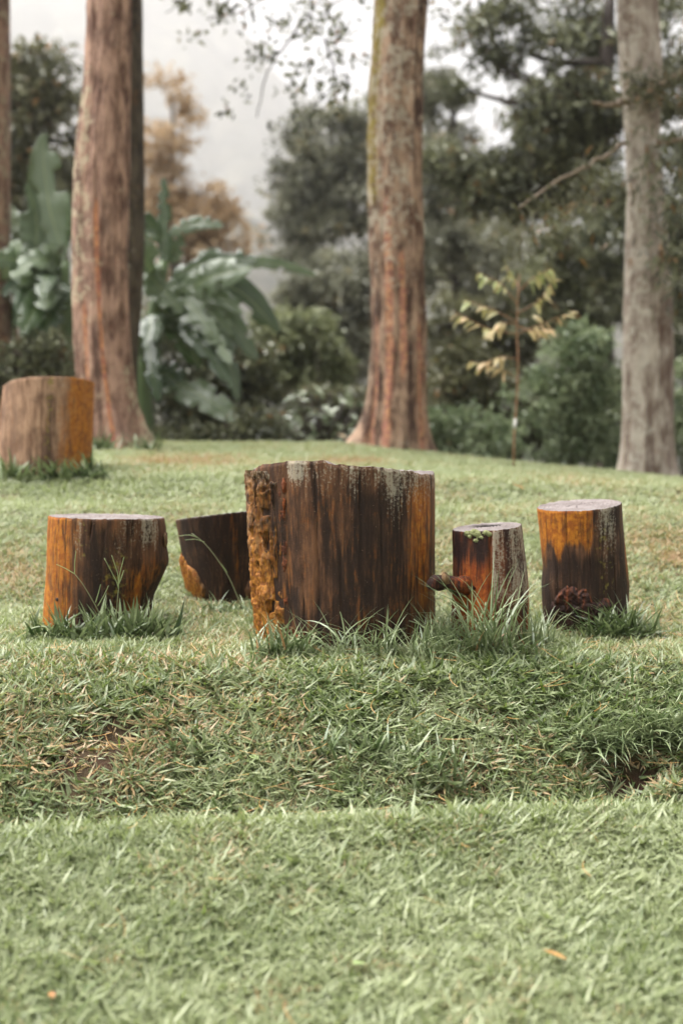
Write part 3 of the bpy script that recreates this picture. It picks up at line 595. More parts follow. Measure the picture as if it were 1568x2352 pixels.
# banana plants: every leaf a part
def banana_leaf(parent, b, tip, wpx, y, bend=0.0, dy=0.0, tint=0.5, seed=0, dead=False, roll=0.0, petiole=0.12, arch=0.0, droopw=0.35):
    r = np.random.default_rng(seed); P0 = Wn(b[0], b[1], y); P1 = Wn(tip[0], tip[1], y + dy)
    n = 44; k = np.linspace(0, 1, n); L = np.linalg.norm(P1 - P0)
    mid = P0 + (P1 - P0) * k[:, None]
    ax = (P1 - P0) / L; side_view = np.cross(ax, [0, 1, 0]); side_view /= np.linalg.norm(side_view)
    mid = mid + side_view * (bend * L * np.sin(np.pi * k))[:, None]; mid[:, 2] += arch * L * np.sin(np.pi * k)
    tan = np.gradient(mid, axis=0); tan /= np.linalg.norm(tan, axis=1)[:, None]
    fw = np.array([0, -1.0, 0.35]) if not dead else np.array([r.normal(), -1, 0.0])
    wd = wpx * 0.58 * px(y) * np.clip(np.sin(np.pi * np.clip((k - petiole) / (1 - petiole), 0, 1) ** 0.75), 0, 1) ** 0.55 + 0.012
    cols = 9; V_, ti, rib, ve = [], [], [], []
    for j, q in enumerate(np.linspace(-1, 1, cols)):
        s = np.cross(tan, fw); s /= np.linalg.norm(s, axis=1)[:, None] + 1e-9; nn = np.cross(s, tan)
        cr, sr = math.cos(roll), math.sin(roll); s2 = s * cr + nn * sr; n2 = nn * cr - s * sr
        rip = 0.05 * wd * np.sin(k * 36 + seed + q * 2) * abs(q) + 0.04 * wd * np.sin(k * 15 + seed * 2)
        tear = 1 - 0.55 * abs(q) * sstep(0.66, 0.74, noise(k * 16, (q > 0) * 7 + seed, 0, seed))
        fold = 0.30 * abs(q) - droopw * abs(q) ** 2
        V_.append(mid + s2 * (q * wd * tear)[:, None] + n2 * (fold * wd + rip)[:, None])
        ti.append(np.clip(tint + 0.25 * (noise(k * 6, q * 2, seed, seed) - 0.5), 0, 1)); rib.append(np.full(n, 1.0 if j == cols // 2 else 0.0)); ve.append(k + 0.12 * abs(q))
    V_ = np.stack(V_, 1).reshape(-1, 3) - np.array(parent.location)
    me = raw_mesh('leaf', V_, grid_faces(cols, n), None, {'tint': np.stack(ti, 1), 'rib': np.stack(rib, 1), 'vein': np.stack(ve, 1)}, M['dead_leaf'] if dead else M['banana'])
    o = link('leaf', me, parent)
    if dead: o['label'] = 'withered red brown hanging leaf'
    return o
def banana_stem(parent, pts, r0, r1):
    mb = MB(); P = np.array([Wn(*p) for p in pts]); kk = np.linspace(0, 1, 12); k = np.linspace(0, 1, len(P))
    P = np.stack([np.interp(kk, k, P[:, i]) for i in range(3)], 1); mb.tube(P, np.linspace(r0, r1, 12), 12, rough=0.15, seed=3)
    link('stem', localise(mb.mesh('stem', M['banana_stem']), parent.location), parent)
GB = 'banana plants at the lawn edge'
yb = 14.4
t = thing('banana_plant', 'banana plant with one tall upright leaf left of the streaked trunk', 'plant', W(135, 1020, yb), GB)
banana_stem(t, [(140, 1060, yb), (145, 800, yb), (150, 600, yb)], 0.11, 0.05)
for b, tip, w_, kw in [((152, 600), (100, 305), 84, dict(bend=0.05, tint=0.95, dy=0.2, roll=0.25)), ((70, 620), (60, 420), 62, dict(tint=0.55, bend=-0.1, dy=0.1, roll=-0.4)), ((150, 600), (158, 470), 30, dict(tint=0.7, roll=1.0)),
                       ((150, 610), (-20, 590), 60, dict(tint=0.6, bend=0.12, dy=-0.5, arch=0.12)), ((150, 600), (10, 520), 50, dict(tint=0.8, bend=0.1, dy=0.4, arch=.1)), ((150, 640), (40, 720), 62, dict(tint=0.15, arch=0.3, dy=-0.3)),
                       ((20, 640), (-40, 480), 60, dict(tint=.5, dy=.3)), ((0, 660), (50, 560), 50, dict(tint=.9, dy=-.4, arch=.1)), ((150, 640), (190, 790), 60, dict(tint=0.1, arch=0.1, dy=0.3)), ((140, 620), (-10, 460), 46, dict(tint=.9, dy=.5)), ((150, 640), (100, 800), 70, dict(tint=0.1, arch=0.2, dy=-.4)), ((150, 620), (30, 640), 50, dict(tint=.85, arch=.2, dy=-.6))]:
    banana_leaf(t, b, tip, w_, yb, seed=len(t.children) + 3, **kw)
for i, (u, v0, v1, w_) in enumerate([(30, 720, 880, 24), (85, 760, 900, 30), (120, 740, 930, 22), (185, 760, 900, 26), (-25, 740, 880, 30), (60, 800, 960, 30), (150, 820, 980, 26)]):
    banana_leaf(t, (u + 20, v0), (u, v1), w_, yb - 0.25, seed=40 + i, dead=True, tint=0.3 + 0.15 * (i % 3))
t = thing('banana_plant', 'big banana plant spreading between the streaked trunk and the misty gap', 'plant', W(340, 1020, yb), GB)
banana_stem(t, [(330, 1060, yb), (325, 860, yb), (350, 740, yb), (378, 600, yb)], 0.12, 0.05)
for b, tip, w_, kw in [((380, 620), (375, 408), 34, dict(tint=0.25, roll=0.5, petiole=0.02)), ((384, 610), (418, 540), 34, dict(tint=0.9)), ((378, 560), (290, 476), 26, dict(tint=0.2, arch=0.14, roll=0.3)),
                       ((370, 560), (512, 520), 30, dict(tint=0.7, arch=0.16, dy=-0.2)), ((380, 555), (286, 535), 28, dict(tint=0.6, arch=0.1)), ((360, 650), (305, 552), 62, dict(tint=0.95, dy=-0.5, arch=0.05)),
                       ((370, 660), (590, 598), 50, dict(tint=0.3, arch=0.12, dy=-0.3)), ((470, 625), (725, 632), 22, dict(tint=0.9, arch=0.10, dy=0.3)), ((390, 690), (580, 615), 70, dict(tint=0.85, dy=-0.6, arch=.06)),
                       ((300, 600), (420, 720), 60, dict(tint=0.85, dy=-0.3, arch=0.05)), ((430, 660), (640, 765), 62, dict(tint=0.2, arch=0.22, dy=0.2)), ((340, 790), (372, 740), 50, dict(tint=0.8, dy=-.3)),
                       ((345, 820), (290, 790), 46, dict(tint=.9, dy=-.4, arch=.1)), ((340, 862), (550, 968), 62, dict(tint=0.75, arch=0.06, dy=-0.5, roll=0.15)), ((400, 700), (590, 830), 50, dict(tint=0.55, arch=0.25, dy=-0.2)),
                       ((380, 700), (500, 790), 46, dict(tint=.9, arch=.2, dy=-.5)), ((360, 720), (460, 850), 60, dict(tint=.1, arch=.2, dy=.2)), ((340, 760), (300, 900), 50, dict(tint=.15, arch=.1)), ((360, 700), (560, 720), 40, dict(tint=.8, arch=.2, dy=-.4)),
                       ((350, 860), (420, 900), 60, dict(tint=.1, arch=.2, dy=-.2))]:
    banana_leaf(t, b, tip, w_, yb, seed=len(t.children) + 60, **kw)

for t, us, vs, m_ in ((bpy.data.objects['banana_plant'], (-30, 190), (560, 860), 16), (bpy.data.objects['banana_plant.001'], (300, 560), (600, 940), 12)):
    r = np.random.default_rng(m_); cu, cv = (145, 660) if m_ == 16 else (350, 720)
    for i in range(m_):
        u, v = r.uniform(*us), r.uniform(*vs); b = (cu + (u - cu) * 0.25, cv + (v - cv) * 0.25 - 20)
        if abs(u - b[0]) + abs(v - b[1]) < 60: continue
        banana_leaf(t, b, (u, v), r.uniform(34, 66), yb, seed=200 + i + m_, tint=r.choice([.02, .1, .3, .6, .95]), arch=r.uniform(.05, .3), dy=r.uniform(-.7, .4), roll=r.normal() * .45, bend=r.normal() * .06)
bg_tree('shrub', 'dark leafy growth in front of the banana stems at the lawn edge', 'shrub', 13.9, None, [(400, 1010, 80, 30), (500, 1015, 80, 28), (590, 985, 50, 45)], M['leaf_dark'], 2400, 0.085, 0.04, 220, 0.18, group=G2)
bg_tree('shrub', 'dark brown green growth behind the far orange-sided stump', 'shrub', 14.0, None, [(60, 900, 90, 90), (150, 920, 70, 80), (-60, 900, 80, 100), (100, 810, 80, 50)], M['leaf_dark'], 4200, 0.085, 0.04, 221, 0.18, group=G2)
# ------------------------------------------------------------------ sapling
ys_ = 11.0
t = thing('sapling', 'thin young sapling with yellow and orange leaves and a white tie', 'sapling', W(1178, 1088, ys_))
mb = MB(); mb.tube(np.array([Wn(1178, 1100, ys_), Wn(1180, 1000, ys_), Wn(1187, 900, ys_), Wn(1189, 820, ys_), Wn(1186, 760, ys_), Wn(1188, 690, ys_), Wn(1192, 630, ys_)]), [0.0075, 0.0075, 0.007, 0.0065, 0.006, 0.005, 0.003], 8)
link('stem', localise(mb.mesh('stem', M['twig']), t.location), t)
mb = MB(); mb.tube(np.array([Wn(1181, 985, ys_), Wn(1182, 975, ys_), Wn(1183, 962, ys_)]), [0.011, 0.014, 0.010], 10); link('tie', localise(mb.mesh('tie', M['tie']), t.location), t)
lm = [broad_leaf_mesh('leaf', M['leaf_yellow'], Wd=0.34, tint=q, droop=dd) for q, dd in ((0.05, .25), (.35, .3), (.65, .2), (.95, .35))]
r = np.random.default_rng(19)
tw = [((1188, 870), (1150, 845), (1080, 830), .8, 0), ((1188, 825), (1150, 818), (1110, 835), .9, 0), ((1186, 768), (1120, 755), (1040, 715), .65, .1), ((1186, 768), (1240, 745), (1315, 715), .75, 0), ((1187, 740), (1130, 710), (1070, 690), .5, .2),
      ((1188, 720), (1240, 690), (1270, 640), .35, 0), ((1188, 700), (1150, 650), (1095, 625), .1, 0), ((1190, 670), (1220, 640), (1265, 615), .15, -.1), ((1190, 660), (1180, 640), (1160, 610), .2, .2), ((1188, 750), (1220, 760), (1270, 755), .85, -.2), ((1188, 745), (1150, 740), (1130, 765), .7, -.2)]
for i, (a, b, c, tone, dy) in enumerate(tw):
    P = np.array([Wn(*a, ys_), Wn(*b, ys_ + dy / 2), Wn(*c, ys_ + dy)]); kk = np.linspace(0, 1, 7); P = np.stack([np.interp(kk, [0, .5, 1], P[:, q]) for q in range(3)], 1)
    mb = MB(); mb.tube(P, np.linspace(0.0045, 0.002, 7), 6); link('twig', localise(mb.mesh('twig', M['twig']), t.location), t)
    for j in range(12):
        k = 0.35 + 0.65 * (j + 0.5) / 12; p = np.array([np.interp(k, kk, P[:, q]) for q in range(3)]) - np.array(t.location)
        dirn = P[-1] - P[0]; dirn /= np.linalg.norm(dirn); sd = (1 if j % 2 else -1)
        d = dirn * 0.6 + np.array([0, sd * 0.5, -0.35 - 0.5 * r.random()]) + r.normal(size=3) * 0.3
        q = int(np.clip(round(tone * 3 + r.normal() * 0.7), 0, 3))
        o = link('leaf', lm[q], t); orient(o, p, d, (r.normal() * .4, r.normal() * .4 - .3, 1), 0.10 * r.uniform(.6, 1.4))

# ------------------------------------------------------------------ the stumps
def stump(label, y0, rows, top, tilt, mat, paint, seed, ry=1.0, bump=0.02, holes=(), nu=360, nv=150, sink=0.12, zedge=None, sqr=2.0, ridge=0.0, sculpt=None, cracks=()):
    """rows: (v, uL, uR) silhouette at depth y0; top: v of the cut at its middle; tilt: slopes of the cut along x and y"""
    rows = sorted(rows, key=lambda q: -q[0])
    zs = [W(0, q[0], y0).z for q in rows]; cx = [W((q[1] + q[2]) / 2, q[0], y0).x for q in rows]; rr = [(q[2] - q[1]) / 2 * px(y0) for q in rows]
    zc = W(0, top, y0).z; xc = float(np.interp(zc, zs, cx)); zb = zs[0] - sink
    t = thing('tree_stump', label, 'tree stump', (xc, y0, gz(xc, y0)), 'sawn tree stumps used as table and seats')
    th = np.arange(nu) * 2 * np.pi / nu; tt = np.linspace(0, 1, nv)
    T, TH = np.meshgrid(tt, th, indexing='ij')
    Rt = float(np.interp(zc, zs, rr))
    e = 2.0 / sqr; CX = np.sign(np.cos(TH)) * np.abs(np.cos(TH)) ** e; SY = np.sign(np.sin(TH)) * np.abs(np.sin(TH)) ** e
    ztop = zc + tilt[0] * Rt * CX + tilt[1] * Rt * ry * SY
    if zedge is not None: ztop = ztop + zedge(CX, SY)
    ztop = ztop + 0.004 * (noise(np.cos(TH) * 16, np.sin(TH) * 16, 0, seed + 30) - 0.5)
    ZZ = zb + (ztop - zb) * T
    L_ = [c - q for c, q in zip(cx, rr)]; R_ = [c + q for c, q in zip(cx, rr)]
    def prof(vals): return sum(np.interp(ZZ + o, zs, vals) for o in (-0.012, -0.004, 0.004, 0.012)) / 4
    def lin(vals): return vals[0] + (vals[-1] - vals[0]) * np.clip((ZZ - zs[0]) / (zs[-1] - zs[0]), -0.2, 1)
    C = (lin(L_) + lin(R_)) / 2; RR = (lin(R_) - lin(L_)) / 2
    DEV = np.where(CX > 0, (prof(R_) - lin(R_)) * np.abs(CX) ** 3.5, (prof(L_) - lin(L_)) * np.abs(CX) ** 3.5)
    hgt = (ZZ - zs[0]) / (zc - zs[0])
    B = 1 + bump * 2.2 * (fbm(np.cos(TH) * 1.6 + 4, np.sin(TH) * 1.6 + 4, ZZ * 1.2, seed, 3) - 0.5) * (1 - 0.8 * CX ** 8)
    B = B + bump * 0.5 * (fbm(np.cos(TH) * 9 + 4, np.sin(TH) * 9 + 4, ZZ * 2.0, seed + 4, 4) - 0.5) + bump * 0.28 * (fbm(np.cos(TH) * 26, np.sin(TH) * 26, ZZ * 26, seed + 9, 3) - 0.5)
    if ridge: B = B + ridge * (0.5 - np.abs(noise(np.cos(TH) * 4 + 2, np.sin(TH) * 4 + 2, ZZ * 1.0, seed + 14) - 0.5) * 2)
    if sculpt is not None: B = B + sculpt(CX, SY, hgt)
    ck = np.zeros(ZZ.shape)
    for (ca_, h0, h1, wd_, dp_) in cracks:
        line = ca_ + 0.035 * (noise(hgt * 5, ca_ * 40, 0, seed) - 0.5) + 0.012 * (noise(hgt * 22, ca_ * 40, 0, seed + 1) - 0.5)
        q = np.clip(1 - np.abs(CX - line) / wd_, 0, 1) * (SY < 0) * sstep(h0 - 0.08, h0 + 0.05, hgt) * (1 - sstep(h1 - 0.05, h1 + 0.08, hgt)) * (0.35 + noise(hgt * 9, ca_ * 31, 0, seed + 3))
        B = B - dp_ * q; ck = np.maximum(ck, q)
    rim = 1 - 0.012 * sstep(0.985, 1.0, T)
    XX = C + RR * CX * B * rim + DEV; YY = y0 + RR * ry * SY * B * rim
    m = masks_zero(ZZ.size); paint(m, CX.ravel(), (-SY).ravel(), hgt.ravel())
    m['lichen'] = np.clip(m['lichen'], -1, 1.3); m['dark'] = np.clip(m['dark'], -1, 0.95) + 0.8 * np.clip(ck.ravel(), 0, 1)
    V_ = np.stack([XX, YY, ZZ], -1); me = raw_mesh('log', V_ - np.array(t.location), grid_faces(nu, nv, True), None, m, mat); link('log', me, t)
    # the sawn face, 1 mm inside the rim, with rings, cracks and a hollow
    ring = V_[-1]; cen = ring.mean(0); nr = 46
    k = (np.linspace(0, 1, nr) ** 0.8)[:, None, None]
    P = cen + (ring - cen) * k * 0.998
    dxy = P - cen; ang = np.arctan2(dxy[..., 1], dxy[..., 0]); q = np.broadcast_to(k[..., 0], ang.shape)
    P[..., 2] += 0.004 * (fbm(P[..., 0] * 18, P[..., 1] * 18, 0, seed + 2, 3) - 0.5) * (1 - q ** 6) + 0.002 * np.sin(q * 60) * (1 - q ** 8)
    cr = np.zeros(ang.shape)
    rr_ = np.random.default_rng(seed)
    for _ in range(5):
        a0 = rr_.uniform(-3.1, 3.1); dd = np.abs((ang - a0 - 0.15 * np.sin(q * 9 + a0) + np.pi) % (2 * np.pi) - np.pi) * q
        cr = np.maximum(cr, (dd < 0.016 * (1.1 - q)) * (q > 0.08) * (q < rr_.uniform(0.5, 0.95)))
    for (hx, hy, hr, hd) in holes:
        dh = np.sqrt(((dxy[..., 0] / Rt - hx) / hr) ** 2 + ((dxy[..., 1] / (Rt * ry) - hy) / (hr * 0.8)) ** 2)
        P[..., 2] -= hd * (1 - sstep(0.6, 1.0, dh)); cr = np.maximum(cr, 1 - sstep(0.8, 1.05, dh))
    P[..., 2] -= 0.006 * cr * (q < 0.97)
    me = raw_mesh('cut_face', P.reshape(-1, 3) - np.array(t.location), grid_faces(nu, nr, True), None, {'crack': cr}, M['cut']); link('cut_face', me, t)
    return t, (zs, [(L_[0] + R_[0]) / 2], [(R_[0] - L_[0]) / 2], y0, ry, zc, zs[0], L_, R_)
def surf_th(info, th, hgt, off=0.0):
    zs, _c0, _r0, y0, ry, zc, z0, L_, R_ = info; th = np.asarray(th, float); z = np.asarray(z0 + (zc - z0) * np.asarray(hgt, float)); cc = np.cos(th)
    def lin(q): return q[0] + (q[-1] - q[0]) * np.clip((z - zs[0]) / (zs[-1] - zs[0]), -0.2, 1)
    C = (lin(L_) + lin(R_)) / 2; RR = (lin(R_) - lin(L_)) / 2 + off
    dev = np.where(cc > 0, np.interp(z, zs, R_) - lin(R_), np.interp(z, zs, L_) - lin(L_)) * np.abs(cc) ** 3.5
    return np.stack(np.broadcast_arrays(C + RR * cc + dev, y0 + RR * ry * np.sin(th), z), -1)
def surf(info, cxn, hgt, off=0.0):
    """world point on the front of a stump's side at cos(angle) = cxn and height fraction hgt"""
    return surf_th(info, -np.arccos(np.clip(cxn, -1, 1)), hgt, off)
def lump(name, parent, c, rad, mat, seed, amp=0.5, freq=3.0, nu=40, nv=28, masks=None, tint=0.5):
    th = np.arange(nu) * 2 * np.pi / nu; ph = np.linspace(0.02, np.pi - 0.02, nv); PH, TH = np.meshgrid(ph, th, indexing='ij')
    d = np.stack([np.sin(PH) * np.cos(TH), np.sin(PH) * np.sin(TH), np.cos(PH)], -1)
    k = 1 + amp * (fbm(d[..., 0] * freq + 5, d[..., 1] * freq + 5, d[..., 2] * freq + 5, seed, 4) - 0.5) * 2
    P = np.array(c) + d * k[..., None] * np.array(rad); m = masks_zero(P.size // 3)
    for q, val in (masks or {}).items(): m[q] += val
    m['tint'] = np.full(P.size // 3, tint)
    return link(name, raw_mesh(name, P.reshape(-1, 3) - np.array(parent.location), grid_faces(nu, nv, True), None, m, mat), parent)

# big stump in the middle (the table)
def p_big(m, a, f, h):
    m['lichen'] += 0.75 * sstep(0.66, 1.02, h) * sstep(-0.75, -0.5, a) + 1.1 * g1(a, -0.50, 0.09) * sstep(0.9, 0.97, h) + 0.55 * g1(a, 0.52, 0.09) * sstep(0.45, 0.8, h) + 0.4 * g1(a, 0.10, .06) * sstep(.6, .8, h) + .35 * sstep(.5, .95, h) * sstep(.2, .5, a)
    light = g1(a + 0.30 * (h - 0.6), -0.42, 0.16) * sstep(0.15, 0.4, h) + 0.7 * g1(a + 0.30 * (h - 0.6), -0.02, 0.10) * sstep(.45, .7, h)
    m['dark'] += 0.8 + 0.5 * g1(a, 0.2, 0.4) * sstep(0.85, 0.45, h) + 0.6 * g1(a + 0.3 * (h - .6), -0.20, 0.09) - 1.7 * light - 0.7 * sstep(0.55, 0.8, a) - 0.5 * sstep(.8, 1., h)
    m['orange'] += 0.75 * g1(a, 0.78, 0.11) * sstep(0.10, 0.5, h) * sstep(1.0, .8, h) + 0.45 * g1(a, 0.9, .12) + 0.1
def z_big(cxn, sy):
    e = np.interp(cxn, [-1, -0.86, -0.66, -0.2, -0.16, 0.3, 0.72, 0.76, 1.0], [-10, 1, 5, 7, -1, -6, -15, -20, -21]) * px(6.25)
    return e * (1 - 0.45 * (sy > 0)) + 0.006 * (noise(cxn * 22, sy * 22, 0, 3) - 0.5)
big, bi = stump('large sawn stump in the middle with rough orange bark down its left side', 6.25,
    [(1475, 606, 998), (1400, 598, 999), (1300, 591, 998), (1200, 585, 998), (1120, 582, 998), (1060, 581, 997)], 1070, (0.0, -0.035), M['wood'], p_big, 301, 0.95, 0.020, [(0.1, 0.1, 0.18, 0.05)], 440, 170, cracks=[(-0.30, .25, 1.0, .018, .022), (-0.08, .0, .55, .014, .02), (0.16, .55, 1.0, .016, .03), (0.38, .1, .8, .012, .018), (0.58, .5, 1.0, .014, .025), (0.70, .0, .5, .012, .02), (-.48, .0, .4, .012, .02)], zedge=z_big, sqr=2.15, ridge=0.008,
    sculpt=lambda c, s, h: -0.02 * g1(c, -0.62, 0.05) * (s < 0))
# its old bark: a ridged, pitted shell
th = np.linspace(np.pi * 0.86, np.pi * 1.285, 110); hh = np.linspace(-0.08, 0.975, 190); H, TH = np.meshgrid(hh, th, indexing='ij')
ku = (TH - th[0]) / (th[-1] - th[0])
ed = np.minimum(sstep(0, 0.08, ku), 1 - sstep(0.86 + 0.05 * noise(H * 9, 0, 0, 5) * 2 - 0.03, 0.99, ku))
off = 0.020 + 0.038 * (0.5 - np.abs(noise(TH * 17 + 0.7 * noise(H * 5, TH * 4, 0, 8), H * 1.3, 0, 1) - 0.5) * 2) + 0.012 * (fbm(TH * 18, H * 12, 0, 2, 4) - 0.5) + 0.020 * (fbm(TH * 40, H * 34, 0, 6, 3) - 0.5) - 0.035 * sstep(0.68, 0.78, noise(TH * 14, H * 16, 0, 9))
off = off + 0.02 * g1(ku, 0.80, 0.09) * (noise(H * 14, 3, 0, 4) - 0.2)
P = surf_th(bi, TH, H, off * ed - 0.012 * (1 - ed)); m = masks_zero(P.size // 3)
kuf, Hf = ku.ravel(), H.ravel()
m['orange'] += (0.30 + 0.65 * sstep(0.75, 0.3, Hf)) * g1(kuf, 0.55, 0.4) + .15; m['lichen'] += 0.85 * sstep(0.82, 0.97, Hf) + 0.25 * sstep(0.3, 0.1, kuf) + .15; m['orange'] *= 1.5; m['dark'] += 0.2 + 0.9 * sstep(0.5, 0.85, kuf) * sstep(0.2, 0.6, Hf) + 1.8 * sstep(0.026, 0.004, off.ravel())
link('bark_strip', raw_mesh('bark_strip', P.reshape(-1, 3) - np.array(big.location), grid_faces(len(th), len(hh)), None, m, M['bark_old']), big)
# reddish crumbly growths along the bark's edge
r = np.random.default_rng(4)
for hq in (0.90, 0.86, 0.80, 0.74, 0.56, 0.48, 0.28, 0.11, 0.08):
    c = surf_th(bi, np.pi * (1.275 + r.uniform(-.01, .01)), hq, 0.004); lump('red_crust', big, c, (0.011 * r.uniform(.7, 1.2), 0.010, 0.024 * r.uniform(.7, 1.4)), M['wood_red'], int(hq * 100), 0.8, 5, 30, 22, {'orange': 0.35})
c = surf_th(bi, np.pi * 1.30, 0.07, 0.004); lump('red_crust', big, c, (0.05, 0.02, 0.022), M['wood_red'], 5, 0.7, 4, 28, 18, {'orange': 0.7})

# left seat
def p_l(m, a, f, h):
    m['orange'] += 1.1 * sstep(-0.1, -0.98, a) + 0.35 * g1(a, -0.48, .2) + 0.75 * g1(a, 0.72, 0.2) * sstep(0.72, 0.5, h)
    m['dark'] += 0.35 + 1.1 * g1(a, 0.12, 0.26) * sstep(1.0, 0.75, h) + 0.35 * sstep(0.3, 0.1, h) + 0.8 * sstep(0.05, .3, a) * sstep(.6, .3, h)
    m['lichen'] += 1.5 * g1(a, 0.82, 0.12) * sstep(0.62, 0.9, h) + 0.6 * g1(a, -0.28, 0.17) * sstep(0.5, 0.8, h) + .45 * g1(a, .55, .25) * sstep(.45, .8, h) + .3 * g1(a, .45, .15)
    m['moss'] += 0.6 * g1(a, 0.4, 0.25) * g1(h, 0.5, 0.3) + .4 * g1(a, -.28, .2) * sstep(.5, .7, h)
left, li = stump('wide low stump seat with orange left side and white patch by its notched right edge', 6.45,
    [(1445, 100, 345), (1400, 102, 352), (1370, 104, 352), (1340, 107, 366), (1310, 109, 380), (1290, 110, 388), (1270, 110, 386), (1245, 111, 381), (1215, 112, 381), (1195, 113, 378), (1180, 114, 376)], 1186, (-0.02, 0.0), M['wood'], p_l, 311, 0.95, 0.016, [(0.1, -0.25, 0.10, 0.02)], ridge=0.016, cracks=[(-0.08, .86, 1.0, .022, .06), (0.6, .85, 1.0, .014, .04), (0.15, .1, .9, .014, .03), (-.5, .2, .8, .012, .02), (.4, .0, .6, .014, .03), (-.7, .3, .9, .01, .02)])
c = surf_th(li, -0.12, 0.80, 0.006); lump('bark_flake', left, c, (0.009, 0.03, 0.034), M['bark_old'], 7, 0.4, 3, 20, 16, {'orange': 0.3, 'dark': 0.4})
c = surf(li, -0.62, 0.30, -0.004); lump('knot_hole', left, c, (0.013, 0.008, 0.010), M['trunk_dark'], 8, 0.3, 3, 16, 10, {'dark': 1})

# second seat, half behind the table
def p_2(m, a, f, h):
    m['dark'] += 0.95 + 0.5 * g1(a, 0.1, 0.3); m['orange'] += 0.6 * g1(a, 0.35, 0.15) * sstep(.3, .6, h) - 0.2 + .25 * sstep(-.8, -.95, a)
sec, si = stump('dark brown stump seat with an orange bark flap, half hidden behind the large stump', 7.0,
    [(1400, 462, 604), (1380, 450, 604), (1350, 436, 602), (1300, 424, 602), (1260, 416, 602), (1220, 409, 603), (1190, 403, 604), (1160, 402, 605)], 1183, (0.115, -0.055), M['wood'], p_2, 321, 1.0, 0.022, ridge=0.012, cracks=[(-.3, .5, 1.0, .015, .03), (.1, .2, .9, .014, .03), (.4, .4, 1.0, .014, .03), (-.6, .7, 1.0, .012, .03)])
th = np.linspace(np.pi * 0.93, np.pi * 1.30, 60); hh = np.linspace(-0.06, 0.68, 90); H, TH = np.meshgrid(hh, th, indexing='ij'); ku = (TH - th[0]) / (th[-1] - th[0])
lim = 0.97 - 0.42 * sstep(0.25, 0.68, H) + 0.16 * (noise(H * 16, 2, 0, 61) - 0.5); ed = sstep(0, .06, ku) * (1 - sstep(lim - 0.1, lim, ku)) * (1 - sstep(0.50, 0.66, H + 0.1 * ku + 0.12 * (noise(ku * 9, 5, 0, 62) - 0.5)))
off = 0.010 + 0.026 * (0.5 - np.abs(noise(TH * 15, H * 1.4, 0, 11) - 0.5) * 2) + 0.014 * (fbm(TH * 12, H * 9, 0, 12, 4) - 0.5)
P = surf_th(si, TH, H, off * ed - 0.014 * (1 - ed)); m = masks_zero(P.size // 3); m['orange'] += (2.2 - 1.3 * sstep(0.5, 0.95, ku) - .3 * sstep(.12, 0., H)).ravel() * ed.ravel(); m['dark'] += (0.6 * sstep(0.6, 0.95, ku)).ravel()
link('bark_flap', raw_mesh('bark_flap', P.reshape(-1, 3) - np.array(sec.location), grid_faces(len(th), len(hh)), None, m, M['bark_old']), sec)
c = surf(si, 0.72, 0.24, 0.0); lump('knot', sec, c, (0.055, 0.03, 0.06), M['wood'], 17, 0.25, 2, 36, 24, {'dark': 0.1})

# small seat in front on the right, with a stub of a branch
def p_s(m, a, f, h):
    sp = sstep(0.02, 0.06, a)
    m['lichen'] += sp * (0.95 * sstep(0.2, 0.5, h) + .2 - .35 * g1(a, .35, .12)); m['orange'] += (1 - sp) * (1.6 * sstep(.85, .5, h) * g1(a, -0.45, 0.4) + 0.15) + 1.5 * sstep(0.93, 0.99, a) * sstep(.65, .45, h) + sp * .6 * sstep(.35, .2, h)
    m['dark'] += 0.3 + (1 - sp) * (1.3 * sstep(0.65, 0.9, h) + 1.2 * g1(a, -0.08, 0.12) * sstep(.2, .5, h)) + sp * .7 * sstep(.42, .2, h)
small, mi = stump('small two-toned stump with red left half, grey lichen right half and a stubby side branch', 6.1,
    [(1475, 1034, 1206), (1430, 1036, 1212), (1380, 1038, 1213), (1330, 1040, 1211), (1280, 1040, 1205), (1240, 1039, 1200), (1200, 1039, 1196)], 1210, (0.085, 0.055), M['wood_red'], p_s, 331, 1.0, 0.03, [(0.05, 0.45, 0.55, 0.06)], ridge=0.02,
    sculpt=lambda c, s, h: 0.035 * sstep(0.0, 0.06, c) * (s < 0) * (1 - c ** 4) - 0.04 * g1(c, 0.0, 0.05) * (s < 0))
mb = MB(); P = np.array([Wn(1075, 1350, 6.0), Wn(1050, 1345, 5.97), Wn(1030, 1338, 5.95), Wn(1010, 1339, 5.93), Wn(994, 1341, 5.91), Wn(986, 1339, 5.90)])
mb.tube(P, [0.05, 0.036, 0.029, 0.027, 0.031, 0.024], 16, rough=0.9, seed=5)
v = np.concatenate(mb.v); f4 = np.concatenate(mb.f4); f3 = np.concatenate(mb.f3); m = masks_zero(len(v)); m['dark'] += 1.3; m['orange'] += 0.6 * (v[:, 0] > Wn(1030, 1340, 5.95)[0])
link('branch_stub', raw_mesh('branch_stub', v - np.array(small.location), f4, f3, m, M['wood_red']), small)
mb = MB(); mb.tube(np.array([Wn(1022, 1345, 5.94), Wn(1021, 1325, 5.92), Wn(1019, 1315, 5.92)]), [0.02, 0.018, 0.008], 10, rough=.8, seed=9)
link('twig_stub', localise(mb.mesh('twig_stub', M['bark_old']), small.location), small)
k = N('green_lichen'); M['glich'] = k.bsdf(k.mix(k.noise(k.coord((1, 1, 1)), 120, 3, .6), (0.15, 0.17, 0.06), (0.34, 0.35, 0.18)), 0.8, 0.2)
for (a, h, s) in ((-0.62, 0.955, .014), (-0.45, 0.965, .018), (-0.33, 0.95, .017), (-0.38, 0.90, .012), (-0.55, 0.93, .011), (-0.12, 0.965, .013), (-0.04, 0.955, .012), (-.25, .925, .009)):
    lump('green_lichen', small, surf(mi, a, h, 0.001), (s, 0.004, s * 0.7), M['glich'], int(h * 1000 + a * 100), 0.9, 5, 30, 20)

